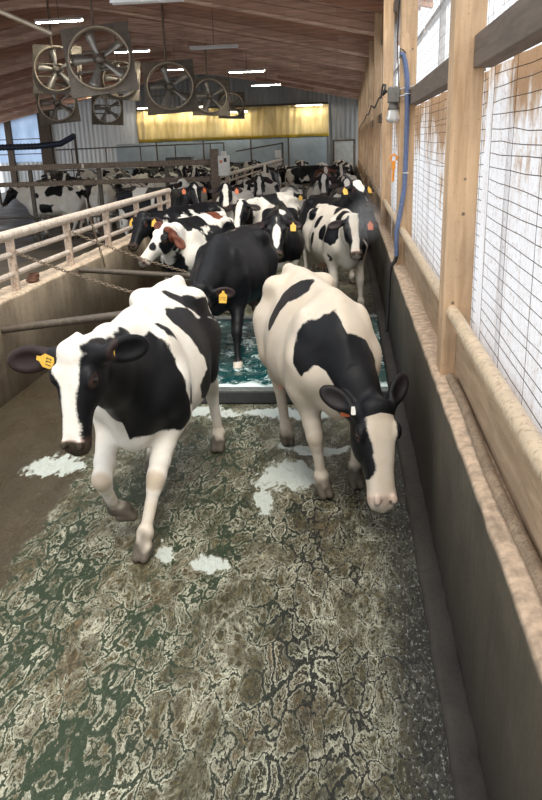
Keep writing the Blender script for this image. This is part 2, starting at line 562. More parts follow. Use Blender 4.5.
def coat_cow(P, fr, coat, seed):
    """per-vertex marks of the hide: dark patch field, bare pink skin, horn and mud, red-brown hair"""
    poll, u, n, sd = fr['poll'], fr['u'], fr['n'], fr['sd']
    L = P - poll
    L = L / fr['pose']['head_scale']
    hu, hs, hn = L @ u, L @ sd, L @ n
    X, T = unroll(P)
    wob = 0.030 * lattice_noise(P, 9.0, seed) + 0.014 * lattice_noise(P, 24.0, seed + 1)
    f = np.full(len(P), -0.2)
    if 'noise' in coat:
        sc, th = coat['noise']
        q = P * np.array([1, 1.25, 1.0])
        f = 0.16 * (lattice_noise(q, sc, seed + 5) + 0.45 * lattice_noise(q, sc * 2.1, seed + 6) + th)
    leg = np.clip((0.62 - P[:, 2]) / 0.12, 0, 1)
    # nearest-to-head mask
    head = (hu > -0.10) & (hu < 0.62) & (np.abs(hs) < 0.34) & (hn > -0.24) & (hn < 0.12)
    body = ~(head & (hu > 0.005))
    f = np.where(body, f - 0.3 * leg * coat.get('white_legs', 1.0), f)
    for pl in coat.get('patches', []):
        s = poly_sd(X, T, pl)
        f = np.where(body, np.maximum(f, s), f)
    for pl in coat.get('whites', []):
        s = poly_sd(X, T, pl)
        f = np.where(body, np.minimum(f, -s), f)
    for (c, r) in coat.get('balls', []):
        d = r - np.linalg.norm((P - np.array(c)), axis=1)
        f = np.where(body, np.maximum(f, d), f)
    for (a, b, ra, rb) in coat.get('caps', []):
        a = np.array(a); b = np.array(b); ba = b - a
        tt = np.clip(((P - a) @ ba) / (ba @ ba), 0, 1)
        f = np.where(body, np.maximum(f, ra + (rb - ra) * tt - np.linalg.norm(P - a - tt[:, None] * ba, axis=1)), f)
    for (c, r) in coat.get('white_balls', []):
        d = r - np.linalg.norm((P - np.array(c)), axis=1)
        f = np.where(body, np.minimum(f, -d), f)
    wl_ = coat.get('white_legs', 1.0)
    clip = P[:, 2] - (0.72 if wl_ >= 1 else 0.30 * wl_)
    f = np.where(~head & (P[:, 2] < poll[2] + 0.9) & (np.linalg.norm((P - poll - 0.25 * u)[:, :], axis=1) > 0.5) & (P[:, 2] < 0.85), np.minimum(f, clip), f)
    hb = coat.get('head', 'blaze')
    if hb == 'blaze': fh = np.full(len(P), 0.1)
    elif hb == 'white': fh = np.full(len(P), -0.1)
    else: fh = np.full(len(P), 0.1)
    blaze = coat.get('blaze', [(-0.02, 0.0), (0.04, 0.05), (0.14, 0.055), (0.25, 0.04), (0.36, 0.045), (0.46, 0.06), (0.6, 0.06)])
    if hb == 'blaze' and blaze:
        b = np.array(blaze)
        if b.shape[1] == 2: b = np.c_[b[:, 0], -b[:, 1], b[:, 1]]
        l = np.interp(hu, b[:, 0], b[:, 1]); r = np.interp(hu, b[:, 0], b[:, 2])
        inb = np.minimum(hs - l, r - hs)
        inb = np.where(hn > -0.10, inb, -0.1)
        fh = np.minimum(fh, -inb)
    for (c, r) in coat.get('head_spots', []):
        d = r - np.sqrt((hu - c[0]) ** 2 + (hs - c[1]) ** 2)
        fh = np.maximum(fh, d) if hb == 'white' else fh
    ear = np.zeros(len(P), bool)
    for (b0, ea) in fr['ears']:
        tt = np.clip((P - b0) @ ea, 0.035, 0.29)
        ear |= np.linalg.norm(P - b0 - tt[:, None] * ea, axis=1) < 0.072
    cr = head & ~ear
    t = np.clip((hu + 0.06) / 0.06, 0, 1)
    f = np.where(head, f * (1 - t) + fh * t, f)
    f = np.where(ear, coat.get('ear', 0.1), f)
    f = f + wob * np.where(head, 0.5, 1.0)
    # pink: muzzle, inner ear, udder
    pink = np.zeros(len(P))
    muz = head & (hu > 0.455) & (np.abs(hs) < 0.12)
    pink = np.where(muz & (hu < 0.53), np.clip((hu - 0.455) / 0.05, 0, 1) * 0.6 * coat.get('pink_nose', 1), pink)
    ud = (P[:, 2] < 0.66) & (P[:, 0] < -0.22) & (P[:, 0] > -0.68) & (np.abs(P[:, 1]) < 0.155) & (P[:, 2] > 0.44)
    pink = np.where(ud, np.clip((0.66 - P[:, 2]) / 0.06, 0, 1) * 0.9, pink)
    ein = ear & (hn > -0.12) & (np.abs(hs) > 0.16)
    pink = np.where(ein, coat.get('ear_pink', 0.17), pink)
    for q in (1, -1):
        de = np.linalg.norm(P - fr['hp'](0.154, q * 0.115, 0.004), axis=1)
        pink = np.maximum(pink, np.clip((0.042 - de) / 0.012, 0, 1) * 0.55)
    # horn / wet mud / dark nose
    dark = np.zeros(len(P))
    nose = head & (hu > 0.488) & (np.abs(hs) < 0.085) & (hn > -0.068)
    dark = np.where(nose, coat.get('nose_dark', 0.85) * np.clip((hu - 0.488 + 0.006 * wob / 0.03) / 0.010, 0, 1), dark)
    mud = np.full(len(P), coat.get('dirty', 0.0))
    for ft in fr['hoofs']:
        d = np.linalg.norm((P - ft)[:, :2], axis=1)
        near = d < 0.13
        z = P[:, 2] - ft[2]
        dark = np.where(near & (z < 0.19), np.maximum(dark, np.clip((0.15 + 0.05 * wob / 0.03 - z) / 0.05, 0, 1) * coat.get('muddy', 0.9)), dark)
        mud = np.where(near & (z < 0.55), np.maximum(mud, np.clip((0.5 - z) / 0.4, 0, 1) * 0.6), mud)
    for (c, r) in coat.get('stains', []):
        d = np.linalg.norm(P - np.array(c), axis=1)
        sp = lattice_noise(P, 45.0, seed + 9) + 0.6 * lattice_noise(P, 20.0, seed + 10)
        mud = np.maximum(mud, np.clip((r - d) / (0.6 * r), 0, 1) * np.clip(0.5 + 1.3 * sp, 0, 1) * 1.7)
    if coat.get('knees'):
        for kn in fr['knees']:
            mud = np.maximum(mud, np.clip((0.075 - np.linalg.norm(P - kn - V3(0.03, 0, 0), axis=1)) / 0.03, 0, 1) * 1.3)
    red = np.zeros(len(P))
    if coat.get('red'): red[:] = coat['red']
    for (c, r) in coat.get('red_balls', []):
        red = np.maximum(red, np.clip((r - np.linalg.norm(P - np.array(c), axis=1)) / 0.04, 0, 1))
    if coat.get('red_ears'): red = np.where(ear | (head & (hu < 0.05)), 1.0, red)
    return f, pink, dark, mud, red

def hide_material():
    t = NT('cow_hide')
    c = t.coord('Object')
    fine = t.noise(c, 90, 3, 0.6)
    f = t.math('ADD', t.attr('coat'), t.math('MULTIPLY', t.math('SUBTRACT', fine, 0.5), 0.022))
    m = t.ramp(t.math('ADD', t.math('MULTIPLY', f, 34.0), 0.5), [(0.25, 0.0), (0.75, 1.0)])
    n1 = t.noise(c, 4.5, 5, 0.6)
    n2 = t.noise(c, 22, 5, 0.65)
    white = t.mix(t.ramp(n1, [(0.42, 0.0), (0.75, 0.55)]), (0.74, 0.71, 0.655), (0.58, 0.49, 0.36))
    white = t.mix(t.ramp(n2, [(0.60, 0.0), (0.78, 0.35)]), white, (0.42, 0.33, 0.22))
    black = t.mix(t.ramp(n1, [(0.35, 0.0), (0.8, 1.0)]), (0.004, 0.0045, 0.006), (0.010, 0.010, 0.012))
    redc = t.mix(t.ramp(n1, [(0.3, 0.0), (0.8, 1.0)]), (0.10, 0.028, 0.014), (0.20, 0.07, 0.04))
    dk = t.mix(t.attr('red'), black, redc)
    col = t.mix(m, white, dk)
    col = t.mix(t.math('MULTIPLY', t.attr('mud'), t.math('SUBTRACT', 1.0, t.math('MULTIPLY', m, 1.0))), col, t.mix(0.55, col, (0.36, 0.24, 0.12)))
    col = t.mix(t.attr('pink'), col, t.mix(m, (0.72, 0.42, 0.33), (0.12, 0.06, 0.05)))
    col = t.mix(t.attr('horn'), col, t.mix(n2, (0.022, 0.018, 0.013), (0.06, 0.045, 0.03)))
    hair = t.noise(t.coord('Object', (16, 16, 60)), 8, 3, 0.7)
    bh = t.math('ADD', t.math('MULTIPLY', hair, 0.6), t.math('MULTIPLY', n2, 0.7))
    ro = t.mix(m, (0.62, 0.62, 0.62), (0.42, 0.42, 0.42))
    return t.bsdf(col, ro, 0, t.bump(bh, 0.35, 0.008), t.mix(m, (0.2, 0.2, 0.2), (0.19, 0.19, 0.19)), **{'Sheen Weight': 0.0, 'Sheen Roughness': 0.5})

MAT_HIDE = hide_material()
def _eye():
    t = NT('cow_eye')
    return t.bsdf((0.008, 0.006, 0.005), 0.06)
MAT_EYE = _eye()
MAT_TAG_YELLOW = plain('yellow_plastic_tag', (0.75, 0.45, 0.06), 0.45, var=0.15, vscale=40)
MAT_TAG_ORANGE = plain('orange_plastic_tag', (0.72, 0.17, 0.05), 0.45, var=0.15, vscale=40)
MAT_TAG_WHITE = plain('white_plastic_button', (0.8, 0.78, 0.72), 0.4, var=0.1, vscale=40)
MAT_TAG_INK = plain('tag_ink', (0.02, 0.018, 0.015), 0.6)

def cow_mesh(pose, coat, seed, h):
    P, Q, fr = grow_cow(pose, h)
    f, pink, dark, mud, red = coat_cow(P, fr, coat, seed)
    me = bpy.data.meshes.new('dairy_cow')
    me.vertices.add(len(P)); me.vertices.foreach_set('co', P.astype(np.float32).ravel())
    me.loops.add(Q.size); me.loops.foreach_set('vertex_index', Q.astype(np.int32).ravel())
    me.polygons.add(len(Q)); me.polygons.foreach_set('loop_start', np.arange(0, Q.size, 4, dtype=np.int32))
    me.update(calc_edges=True)
    me.polygons.foreach_set('use_smooth', np.ones(len(Q), bool))
    for nm, a in (('coat', f), ('pink', pink), ('horn', dark), ('mud', mud), ('red', red)):
        at = me.attributes.new(nm, 'FLOAT', 'POINT')
        at.data.foreach_set('value', a.astype(np.float32))
    me.materials.append(MAT_HIDE)
    me.validate()
    return me, fr

def tag_mesh(w=0.055, hgt=0.075):
    m = MB()
    pts = [(-w / 2, -hgt), (w / 2, -hgt), (w / 2 + 0.004, -0.02), (0.012, 0.004), (0.010, 0.02), (-0.010, 0.02), (-0.012, 0.004), (-w / 2 - 0.004, -0.02)]
    m.prism(pts, 0.004, Matrix.Identity(4))
    return m

def add_tag(cow, fr, side, mat, along=0.10, size=1.0, down=None, ink=False, front=0.03):
    """an ear tag hung from the ear; side +1 is the cow's left"""
    p = fr['pose']
    dr = p['ear_droop'] if not isinstance(p['ear_droop'], (tuple, list)) else p['ear_droop'][0 if side > 0 else 1]
    bk = p['ear_back'] if not isinstance(p['ear_back'], (tuple, list)) else p['ear_back'][0 if side > 0 else 1]
    u, n, sd = fr['u'], fr['n'], fr['sd']
    ea = unit(side * sd + dr * u - bk * n)
    b0 = fr['hp'](0.03, side * 0.085, -0.035)
    pos = b0 + along * ea
    dn = unit(V3(*down)) if down is not None else unit(0.65 * u + V3(0, 0, -0.5))
    ef = unit(n + bk * side * sd * 0.6 + 0.2 * u); ef = unit(ef - ef @ dn * dn)
    pos = pos + front * ef
    xx = np.cross(-dn, ef)
    M = Matrix(((xx[0], -dn[0], ef[0], pos[0]), (xx[1], -dn[1], ef[1], pos[1]), (xx[2], -dn[2], ef[2], pos[2]), (0, 0, 0, 1)))
    m = tag_mesh(0.055 * size, 0.075 * size)
    m.v = [tuple(M @ Vector(v)) for v in m.v]
    o = m.build('ear_tag', mat, cow)
    if ink:
        k = MB()
        for (x0, x1, y0, y1) in ((-0.016, -0.012, -0.055, -0.030), (-0.006, 0.004, -0.034, -0.030), (0.000, 0.004, -0.055, -0.030), (0.010, 0.018, -0.055, -0.051), (0.010, 0.018, -0.034, -0.030), (0.014, 0.018, -0.055, -0.030)):
            k.box(x0 * size, x1 * size, y0 * size, y1 * size, 0.0035, 0.0048, M)
        k.build('tag_mark', MAT_TAG_INK, o)
    return o

def add_eyes(cow, fr):
    for s in (1, -1):
        c = fr['hp'](0.154, s * 0.117, 0.005)
        m = MB()
        m.lathe([(0.0001, -0.021)] + [(0.021 * math.sin(a), -0.021 * math.cos(a)) for a in [math.pi * k / 10 for k in range(1, 10)]] + [(0.0001, 0.021)], 16, Matrix.Translation(Vector(c)))
        m.build('eye', MAT_EYE, cow)

def place_cow(me, loc, heading, label, group=None, scale=1.0):
    o = bpy.data.objects.new('dairy_cow', me)
    COL.objects.link(o)
    o.location = (loc[0], loc[1], loc[2] if len(loc) > 2 else 0.0)
    o.rotation_euler = (0, 0, math.atan2(heading[1], heading[0]))
    o.scale = (scale,) * 3
    tag(o, label, 'cow', group)
    return o
# ---------------------------------------------------------------- the barn
WX = 0.51            # inner face of the right-hand concrete wall
LX = -3.29           # inner face of the left-hand curb
YN, YF = -1.5, 46.0  # near and far ends
BX0, BX1 = -21.0, 0.95
def roof_z(x): return 6.45 - 0.21 * (math.sqrt((x + 8.2) ** 2 + 1.5) - 1.22)

# --- wet, manure-covered alley floor
def floor_material():
    t = NT('wet_manure_floor')
    w = t.world((1, 1, 1))
    ws = t.world((1.55, 0.72, 1))
    warp = t.noise(ws, 2.6, 2, 0.5, out='Color')
    wv = t.add(ws, t.scale(warp, 0.32))
    warp2 = t.noise(ws, 15.0, 4, 0.7, out='Color')
    wv2 = t.add(wv, t.scale(warp2, 0.12))
    x, y, z = t.sep(w)
    big = t.noise(w, 1.0, 3, 0.6)
    big2 = t.noise(t.add(w, (9.2, 3.3, 0)), 0.9, 3, 0.6)
    wet = t.ramp(t.noise(t.add(wv, (2.7, 6.1, 0)), 1.9, 4, 0.6), [(0.38, 0.0), (0.64, 1.0)])
    wet = t.math('MULTIPLY', wet, t.ramp(t.math('MULTIPLY', x, -0.5), [(0.05, 0.40), (0.50, 1.0)]))
    fine = t.noise(wv2, 30, 5, 0.68)
    mid = t.noise(wv2, 4.2, 4, 0.55)
    # clots of scraped manure standing in shallow channels of wash water, each with a pale scum rim
    def clots(vec, scale, w0, w1, rimw):
        e = t.vor(vec, scale, 'DISTANCE_TO_EDGE', 0.95)
        wd = t.math('ADD', w0, t.math('MULTIPLY', wet, w1 - w0))
        d = t.math('SUBTRACT', t.math('ADD', e, t.math('MULTIPLY', t.math('SUBTRACT', fine, 0.5), 0.10)), wd)
        chan = t.ramp(t.math('ADD', t.math('MULTIPLY', d, 12.0), 0.5), [(0.32, 1.0), (0.55, 0.0)])
        rim = t.ramp(t.math('DIVIDE', d, rimw), [(0.0, 0.0), (0.12, 1.0), (0.55, 0.7), (1.0, 0.0)])
        return chan, rim
    c1, r1 = clots(wv2, 7.2, 0.010, 0.15, 0.10)
    c2, r2 = clots(t.add(wv2, (5.3, 1.9, 0)), 19.0, 0.0, 0.20, 0.16)
    olive = t.mix(t.ramp(big, [(0.36, 0), (0.64, 1)]), (0.044, 0.040, 0.015), (0.092, 0.070, 0.028))
    olive = t.mix(t.ramp(t.noise(wv, 3.1, 3, 0.6), [(0.55, 0.0), (0.66, 0.6)]), olive, (0.120, 0.074, 0.034))
    base = t.mix(t.ramp(fine, [(0.40, 0.85), (0.58, 0.0)]), olive, (0.026, 0.024, 0.014))
    base = t.mix(t.ramp(fine, [(0.56, 0.0), (0.66, 0.6)]), base, (0.20, 0.175, 0.105))
    lefty = t.ramp(t.math('ADD', t.math('MULTIPLY', x, -0.5), t.math('MULTIPLY', t.math('SUBTRACT', big2, 0.5), 0.6)), [(0.10, 0.0), (0.45, 1.0)])
    green = t.mix(lefty, (0.011, 0.012, 0.009), (0.022, 0.036, 0.017))
    cm = t.math('MAXIMUM', c1, t.math('MULTIPLY', c2, t.math('ADD', 0.55, t.math('MULTIPLY', wet, 0.4))))
    base = t.mix(cm, base, green)
    sx = t.ramp(t.math('MULTIPLY', t.math('ADD', x, 3.2), 0.3), [(0.15, 0.0), (0.42, 1.0)])
    broken = t.ramp(t.noise(wv, 4.5, 5, 0.72), [(0.42, 0.12), (0.60, 1.0)])
    vm = t.math('MULTIPLY', t.math('MAXIMUM', t.math('MULTIPLY', r1, 0.9), t.math('MULTIPLY', r2, t.math('ADD', 0.5, t.math('MULTIPLY', wet, 0.5)))), broken)
    vm = t.math('MULTIPLY', vm, t.math('SUBTRACT', 1.0, t.math('MULTIPLY', c1, 0.9)))
    chm = cm
    # foam slabs lying on the floor, each with its own place and ragged edge
    slab = None
    for (cx, cy, rx, ry) in ((-2.24, 5.14, 0.24, 0.24), (-0.42, 4.95, 0.26, 0.30), (-0.57, 4.50, 0.07, 0.20), (-0.78, 3.72, 0.11, 0.11), (-1.10, 3.88, 0.07, 0.10), (-0.25, 5.5, 0.30, 0.12), (-1.6, 6.35, 0.9, 0.14), (-0.35, 6.35, 0.7, 0.13)):
        v_ = t.n('VectorMath', operation='MULTIPLY'); t.set(v_.inputs[0], t.add(wv2, (-cx * 1.55 - 0.22, -cy * 0.72 - 0.22, 0))); v_.inputs[1].default_value = (0.645 / rx, 1.39 / ry, 0)
        l_ = t.n('VectorMath', operation='LENGTH'); t.set(l_.inputs[0], v_.outputs[0])
        d_ = t.math('ADD', l_.outputs['Value'], t.math('MULTIPLY', t.math('SUBTRACT', t.noise(wv, 9, 5, 0.65), 0.5), 2.0))
        k_ = t.ramp(d_, [(0.80, 0.95), (1.0, 0.0)])
        slab = k_ if slab is None else t.math('MAXIMUM', slab, k_)
    foam = t.math('MAXIMUM', t.math('MULTIPLY', t.math('MULTIPLY', vm, 0.9), sx), slab)
    foamc = t.mix(slab, t.mix(fine, (0.34, 0.33, 0.22), (0.82, 0.82, 0.68)), (0.52, 0.57, 0.53))
    col = t.mix(foam, base, foamc)
    # smooth brown silt along the left curb, dark gutter at the right
    silt = t.ramp(t.math('ADD', t.math('MULTIPLY', x, -0.5), t.math('MULTIPLY', t.math('SUBTRACT', big, 0.5), 0.35)), [(0.98, 0.0), (1.18, 0.9)])
    silt = t.math('MULTIPLY', silt, t.math('SUBTRACT', 1.0, slab))
    col = t.mix(silt, col, t.mix(t.noise(t.world((1, 0.35, 1)), 3, 5, 0.6), (0.036, 0.027, 0.015), (0.078, 0.058, 0.034)))
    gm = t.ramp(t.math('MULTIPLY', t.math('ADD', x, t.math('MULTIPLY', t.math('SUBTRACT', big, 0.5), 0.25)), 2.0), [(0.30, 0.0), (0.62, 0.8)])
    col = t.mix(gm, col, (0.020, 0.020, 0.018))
    fleck = t.math('MULTIPLY', t.ramp(t.noise(t.world((2.2, 1, 1)), 30, 5, 0.7), [(0.57, 0.0), (0.63, 0.8)]), t.ramp(t.math('MULTIPLY', x, 2.0), [(0.10, 0.0), (0.5, 0.8)]))
    col = t.mix(fleck, col, (0.42, 0.44, 0.41))
    h = t.math('ADD', t.math('MULTIPLY', chm, -0.6), t.math('ADD', t.math('MULTIPLY', foam, 0.25), t.math('ADD', t.math('MULTIPLY', mid, 1.2), t.math('MULTIPLY', fine, 0.55))))
    rough = t.ramp(t.noise(wv, 4.0, 4, 0.6), [(0.35, 0.25), (0.65, 0.55)])
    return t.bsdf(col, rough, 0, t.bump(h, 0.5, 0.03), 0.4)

MAT_FLOOR = floor_material()
m = MB(); m.box(LX - 0.3, WX + 0.1, YN, YF, -0.15, 0.0)
tag(m.build('floor', MAT_FLOOR), kind='structure')

def yard_material():
    t = NT('yard_floor_concrete')
    w = t.world()
    n = t.noise(w, 1.3, 6, 0.6)
    col = t.mix(t.ramp(n, [(0.35, 0), (0.7, 1)]), (0.055, 0.046, 0.034), (0.14, 0.115, 0.08))
    return t.bsdf(col, t.ramp(n, [(0.3, 0.25), (0.7, 0.6)]), 0, t.bump(t.noise(w, 12, 5, 0.6), 0.3, 0.02))
m = MB(); m.box(BX0, LX - 0.3, YN, YF, -0.15, 0.0)
tag(m.build('floor_yard', yard_material()), kind='structure')

# --- concrete
def concrete(name, a, b, streak=True, top=None):
    t = NT(name)
    w = t.world()
    n = t.noise(w, 2.2, 6, 0.62)
    s = t.noise(t.world((5, 5, 0.7)), 2.0, 5, 0.6)
    col = t.mix(t.ramp(n, [(0.3, 0), (0.72, 1)]), a, b)
    if streak: col = t.mix(t.ramp(s, [(0.52, 0.0), (0.75, 0.5)]), col, tuple(0.45 * k for k in a))
    col = t.mix(t.ramp(t.noise(w, 40, 3, 0.6), [(0.58, 0.0), (0.7, 0.45)]), col, tuple(0.5 * k for k in a))
    if top is not None:
        g = t.n('NewGeometry')
        nz = t.sep(g.outputs['Normal'])[2]
        dust = t.mix(t.ramp(t.noise(w, 16, 6, 0.65), [(0.38, 0), (0.64, 1)]), top, tuple(0.55 * k for k in top))
        dust = t.mix(t.ramp(t.noise(t.world((1, 0.25, 1)), 9, 5, 0.65), [(0.55, 0), (0.7, 0.6)]), dust, tuple(0.35 * k for k in top))
        col = t.mix(t.ramp(nz, [(0.35, 0.0), (0.75, 1.0)]), col, dust)
    return t.bsdf(col, 0.85, 0, t.bump(t.math('ADD', t.noise(w, 14, 6, 0.65), t.math('MULTIPLY', t.noise(w, 60, 3, 0.6), 0.4)), 0.6, 0.012))
MAT_WALL = concrete('stained_concrete', (0.048, 0.038, 0.024), (0.092, 0.074, 0.049), True, (0.68, 0.50, 0.35))  # wall darkened and ledge dust paled: window side light put into the colours
MAT_CURB = concrete('curb_concrete', (0.23, 0.175, 0.115), (0.42, 0.34, 0.24), True, (0.70, 0.55, 0.40))

def rough_block(name, x0, x1, y0, y1, z0, z1, mat, dy=0.12, jag=0.012, seed=1, c=0.03):
    """a long cast wall with worn, slightly wavy arrises"""
    rnd = random.Random(seed)
    m = MB()
    ny = int((y1 - y0) / dy)
    prof = [(x0, z0), (x0, z1 - c), (x0 + c * 0.35, z1 - c * 0.3), (x0 + c, z1), (x1 - c, z1), (x1 - c * 0.35, z1 - c * 0.3), (x1, z1 - c), (x1, z0)]
    vs = []; fs = []
    n = len(prof)
    for i in range(ny + 1):
        y = y0 + (y1 - y0) * i / ny
        for k, (x, z) in enumerate(prof):
            j = 0 if k in (0, n - 1) else jag
            vs.append((x + rnd.uniform(-j, j) * 0.6, y, z + rnd.uniform(-j, j) * 0.5))
    for i in range(ny):
        for k in range(n):
            a = i * n + k; b = i * n + (k + 1) % n
            fs.append((a, b, b + n, a + n))
    m.add(vs, fs, True)
    m.add(vs[:n], [tuple(range(n))]); m.add(vs[-n:], [tuple(range(n - 1, -1, -1))])
    return m.build(name, mat)

tag(rough_block('wall_right', WX, 1.02, YN, YF, -0.02, 0.95, MAT_WALL, seed=3, c=0.03, jag=0.006), kind='structure')
tag(rough_block('trim_1', 0.395, WX + 0.02, YN, YF, -0.02, 0.045, concrete('gutter_concrete', (0.026, 0.022, 0.018), (0.045, 0.037, 0.030)), seed=4, c=0.03), kind='structure')
tag(rough_block('wall_left', LX - 0.34, LX, YN, 14.9, -0.02, 0.95, MAT_CURB, seed=5, c=0.03, jag=0.018), kind='structure')
tag(rough_block('wall_left_far', LX - 0.34, LX, 19.6, YF, -0.02, 0.95, MAT_CURB, seed=6, c=0.03), kind='structure')

# --- timber
def wood(name, a, b, grain=(14, 14, 1.2), dirt=(0.10, 0.075, 0.05), rough=0.75, knots=True):
    t = NT(name)
    c = t.world(grain)
    n = t.noise(c, 1.6, 6, 0.6, 0.6)
    col = t.mix(t.ramp(n, [(0.32, 0), (0.7, 1)]), a, b)
    w = t.world()
    col = t.mix(t.ramp(t.noise(w, 1.4, 5, 0.6), [(0.45, 0), (0.8, 0.45)]), col, dirt)
    if knots: col = t.mix(t.ramp(t.vor(w, 7.0), [(0.05, 0.9), (0.09, 0.0)]), col, dirt)
    col = t.mix(t.ramp(t.noise(w, 55, 3, 0.6), [(0.62, 0.0), (0.72, 0.5)]), col, dirt)
    return t.bsdf(col, rough, 0, t.bump(n, 0.25, 0.008))
MAT_POST = wood('dusty_post_timber', (0.46, 0.295, 0.165), (0.70, 0.485, 0.30))
MAT_GIRT = wood('grey_girt_timber', (0.105, 0.078, 0.06), (0.19, 0.145, 0.112), (14, 1.2, 14))
MAT_BOARD = wood('sill_board_timber', (0.33, 0.225, 0.135), (0.50, 0.36, 0.235), (14, 1.2, 14))
MAT_RAFTER = wood('rafter_timber', (0.30, 0.140, 0.085), (0.52, 0.28, 0.18), (0.35, 12, 9), (0.16, 0.08, 0.055), 0.7, False)
def rafter_material():
    t = NT('laminated_rafter')
    c = t.world((0.5, 10, 14))
    n = t.noise(c, 1.6, 6, 0.6, 0.4)
    tone = t.attr('tone')
    col = t.mix(tone, (0.44, 0.24, 0.165), (0.88, 0.60, 0.46))
    col = t.mix(t.ramp(n, [(0.35, 0.55), (0.65, 0.0)]), col, (0.15, 0.07, 0.045))
    col = t.mix(t.ramp(t.noise(t.world(), 1.1, 5, 0.6), [(0.48, 0.0), (0.75, 0.5)]), col, (0.13, 0.075, 0.055))
    return t.bsdf(col, 0.75, 0, t.bump(n, 0.3, 0.01))
MAT_LAM = rafter_material()
MAT_DECK = wood('roof_deck_timber', (0.16, 0.080, 0.052), (0.27, 0.150, 0.10), (14, 1.0, 14), (0.13, 0.07, 0.05), 0.8)

POST_Y = [0.12 + 4.28 * k for k in range(11)]
PX0 = 0.555
for i, y in enumerate(POST_Y):
    m = MB()
    m.cbox(PX0, PX0 + 0.165, y, y + 0.20, 0.93, roof_z(PX0) - 0.02, 0.008)
    tag(m.build('trim_%d' % (i + 2), MAT_POST), kind='structure')
m = MB()                                             # lining boards behind each post, out to the weather side
# --- girts between posts, sill boards, pipe rails: one per bay
for i in range(len(POST_Y) - 1):
    y0, y1 = POST_Y[i] + 0.20, POST_Y[i + 1]
    m = MB(); m.cbox(0.66, 0.76, y0, y1, 2.64, 2.80, 0.006)
    tag(m.build('trim_%d' % (i + 20), MAT_GIRT), kind='structure')
    m = MB(); m.cbox(0.70, 0.76, y0, y1, 4.15, 4.28, 0.006)
    tag(m.build('trim_%d' % (i + 40), MAT_GIRT), kind='structure')

# weather side: dusty translucent curtain below, pale netting above
def curtain_material(name, lo=True):
    t = NT(name)
    w = t.world()
    n = t.noise(t.world((1, 1.3, 0.6)), 1.5, 8, 0.72)
    x, y, z = t.sep(w)
    zz = t.math('ADD', t.math('MULTIPLY', t.math('SUBTRACT', z, 2.15), 0.36), t.math('MULTIPLY', t.math('SUBTRACT', n, 0.5), 1.5))
    col = t.mix(t.ramp(zz, [(0.02, 0.0), (0.16, 1.0)]), (0.88, 0.88, 0.89), (0.60, 0.47, 0.355))
    col = t.mix(t.ramp(t.noise(t.world((1, 14, 0.8)), 2.0, 4, 0.6), [(0.52, 0), (0.72, 0.35)]), col, (0.55, 0.42, 0.33))
    col = t.mix(t.ramp(t.noise(w, 45, 3, 0.7), [(0.56, 0), (0.66, 0.5)]), col, (0.42, 0.30, 0.20))
    d = t.n('BsdfDiffuse'); t.set(d.inputs['Color'], col)
    tr = t.n('BsdfTranslucent'); t.set(tr.inputs['Color'], col)
    mx = t.n('MixShader'); mx.inputs[0].default_value = 0.8
    t.t.links.new(d.outputs[0], mx.inputs[1]); t.t.links.new(tr.outputs[0], mx.inputs[2])
    t.t.links.new(mx.outputs[0], t.out.inputs[0])
    return t.m
MAT_CURTAIN = curtain_material('dusty_curtain')
MAT_WIRE = plain('rusty_wire', (0.10, 0.065, 0.045), 0.7, 0.2, vscale=20)
MAT_PALE_WIRE = plain('galvanised_wire', (0.55, 0.53, 0.52), 0.5, 0.3, vscale=20)
for i in range(len(POST_Y) - 1):
    y0, y1 = POST_Y[i] + 0.10, POST_Y[i + 1] + 0.10
    # curtain, gently rippled
    vs = []; fs = []
    ny, nz = 30, 12
    rnd = random.Random(i)
    ph = rnd.uniform(0, 6)
    for a in range(ny + 1):
        for b in range(nz + 1):
            yy = y0 + (y1 - y0) * a / ny
            zz = 0.93 + (2.70 - 0.93) * b / nz
            vs.append((0.90 + 0.012 * math.sin(yy * 7 + ph) + 0.006 * math.sin(yy * 17 + zz * 2), yy, zz))
    for a in range(ny):
        for b in range(nz):
            fs.append((a * (nz + 1) + b, (a + 1) * (nz + 1) + b, (a + 1) * (nz + 1) + b + 1, a * (nz + 1) + b + 1))
    m = MB(); m.add(vs, fs, True)
    o = m.build('window_%d' % (i + 1), MAT_CURTAIN)
    so = o.modifiers.new('thick', 'SOLIDIFY'); so.thickness = 0.004
    tag(o, kind='structure')
    # wire netting: sagging strands below the girt, a finer square mesh above
    m = MB()
    for k in range(25):
        z = 1.02 + k * 0.066
        sag = rnd.uniform(0.0, 0.035)
        pts = [(0.775, y0 + 0.1 + (y1 - y0 - 0.2) * q / 14, z - sag * math.sin(math.pi * q / 14) + rnd.uniform(-0.006, 0.006)) for q in range(15)]
        m.tube(pts, 0.0022, 4, False)
    for k in range(8):
        y = y0 + 0.2 + (y1 - y0 - 0.3) * k / 7
        m.tube([(0.776, y, 0.95), (0.776, y + rnd.uniform(-0.02, 0.02), 1.8), (0.776, y, 2.66)], 0.0012, 4, False)
    tag(m.build('trim_%d' % (i + 60), MAT_WIRE), kind='structure')
    m = MB()
    for k in range(15):
        z = 2.84 + k * 0.09
        m.tube([(0.79, y0 + 0.1, z), (0.79, (y0 + y1) / 2, z - 0.012), (0.79, y1 - 0.1, z)], 0.0022, 4, False)
    for k in range(28):
        y = y0 + 0.15 + (y1 - y0 - 0.3) * k / 27
        m.tube([(0.792, y, 2.80), (0.792, y, 4.16)], 0.0022, 4, False)
    for yy in (0.33, 0.66):
        y = y0 + (y1 - y0) * yy
        m.box(0.80, 0.85, y, y + 0.05, 2.80, 4.18)
    m.box(0.80, 0.84, y0 + 0.1, y1 - 0.1, 3.35, 3.40)
    tag(m.build('trim_%d' % (i + 80), MAT_PALE_WIRE), kind='structure')
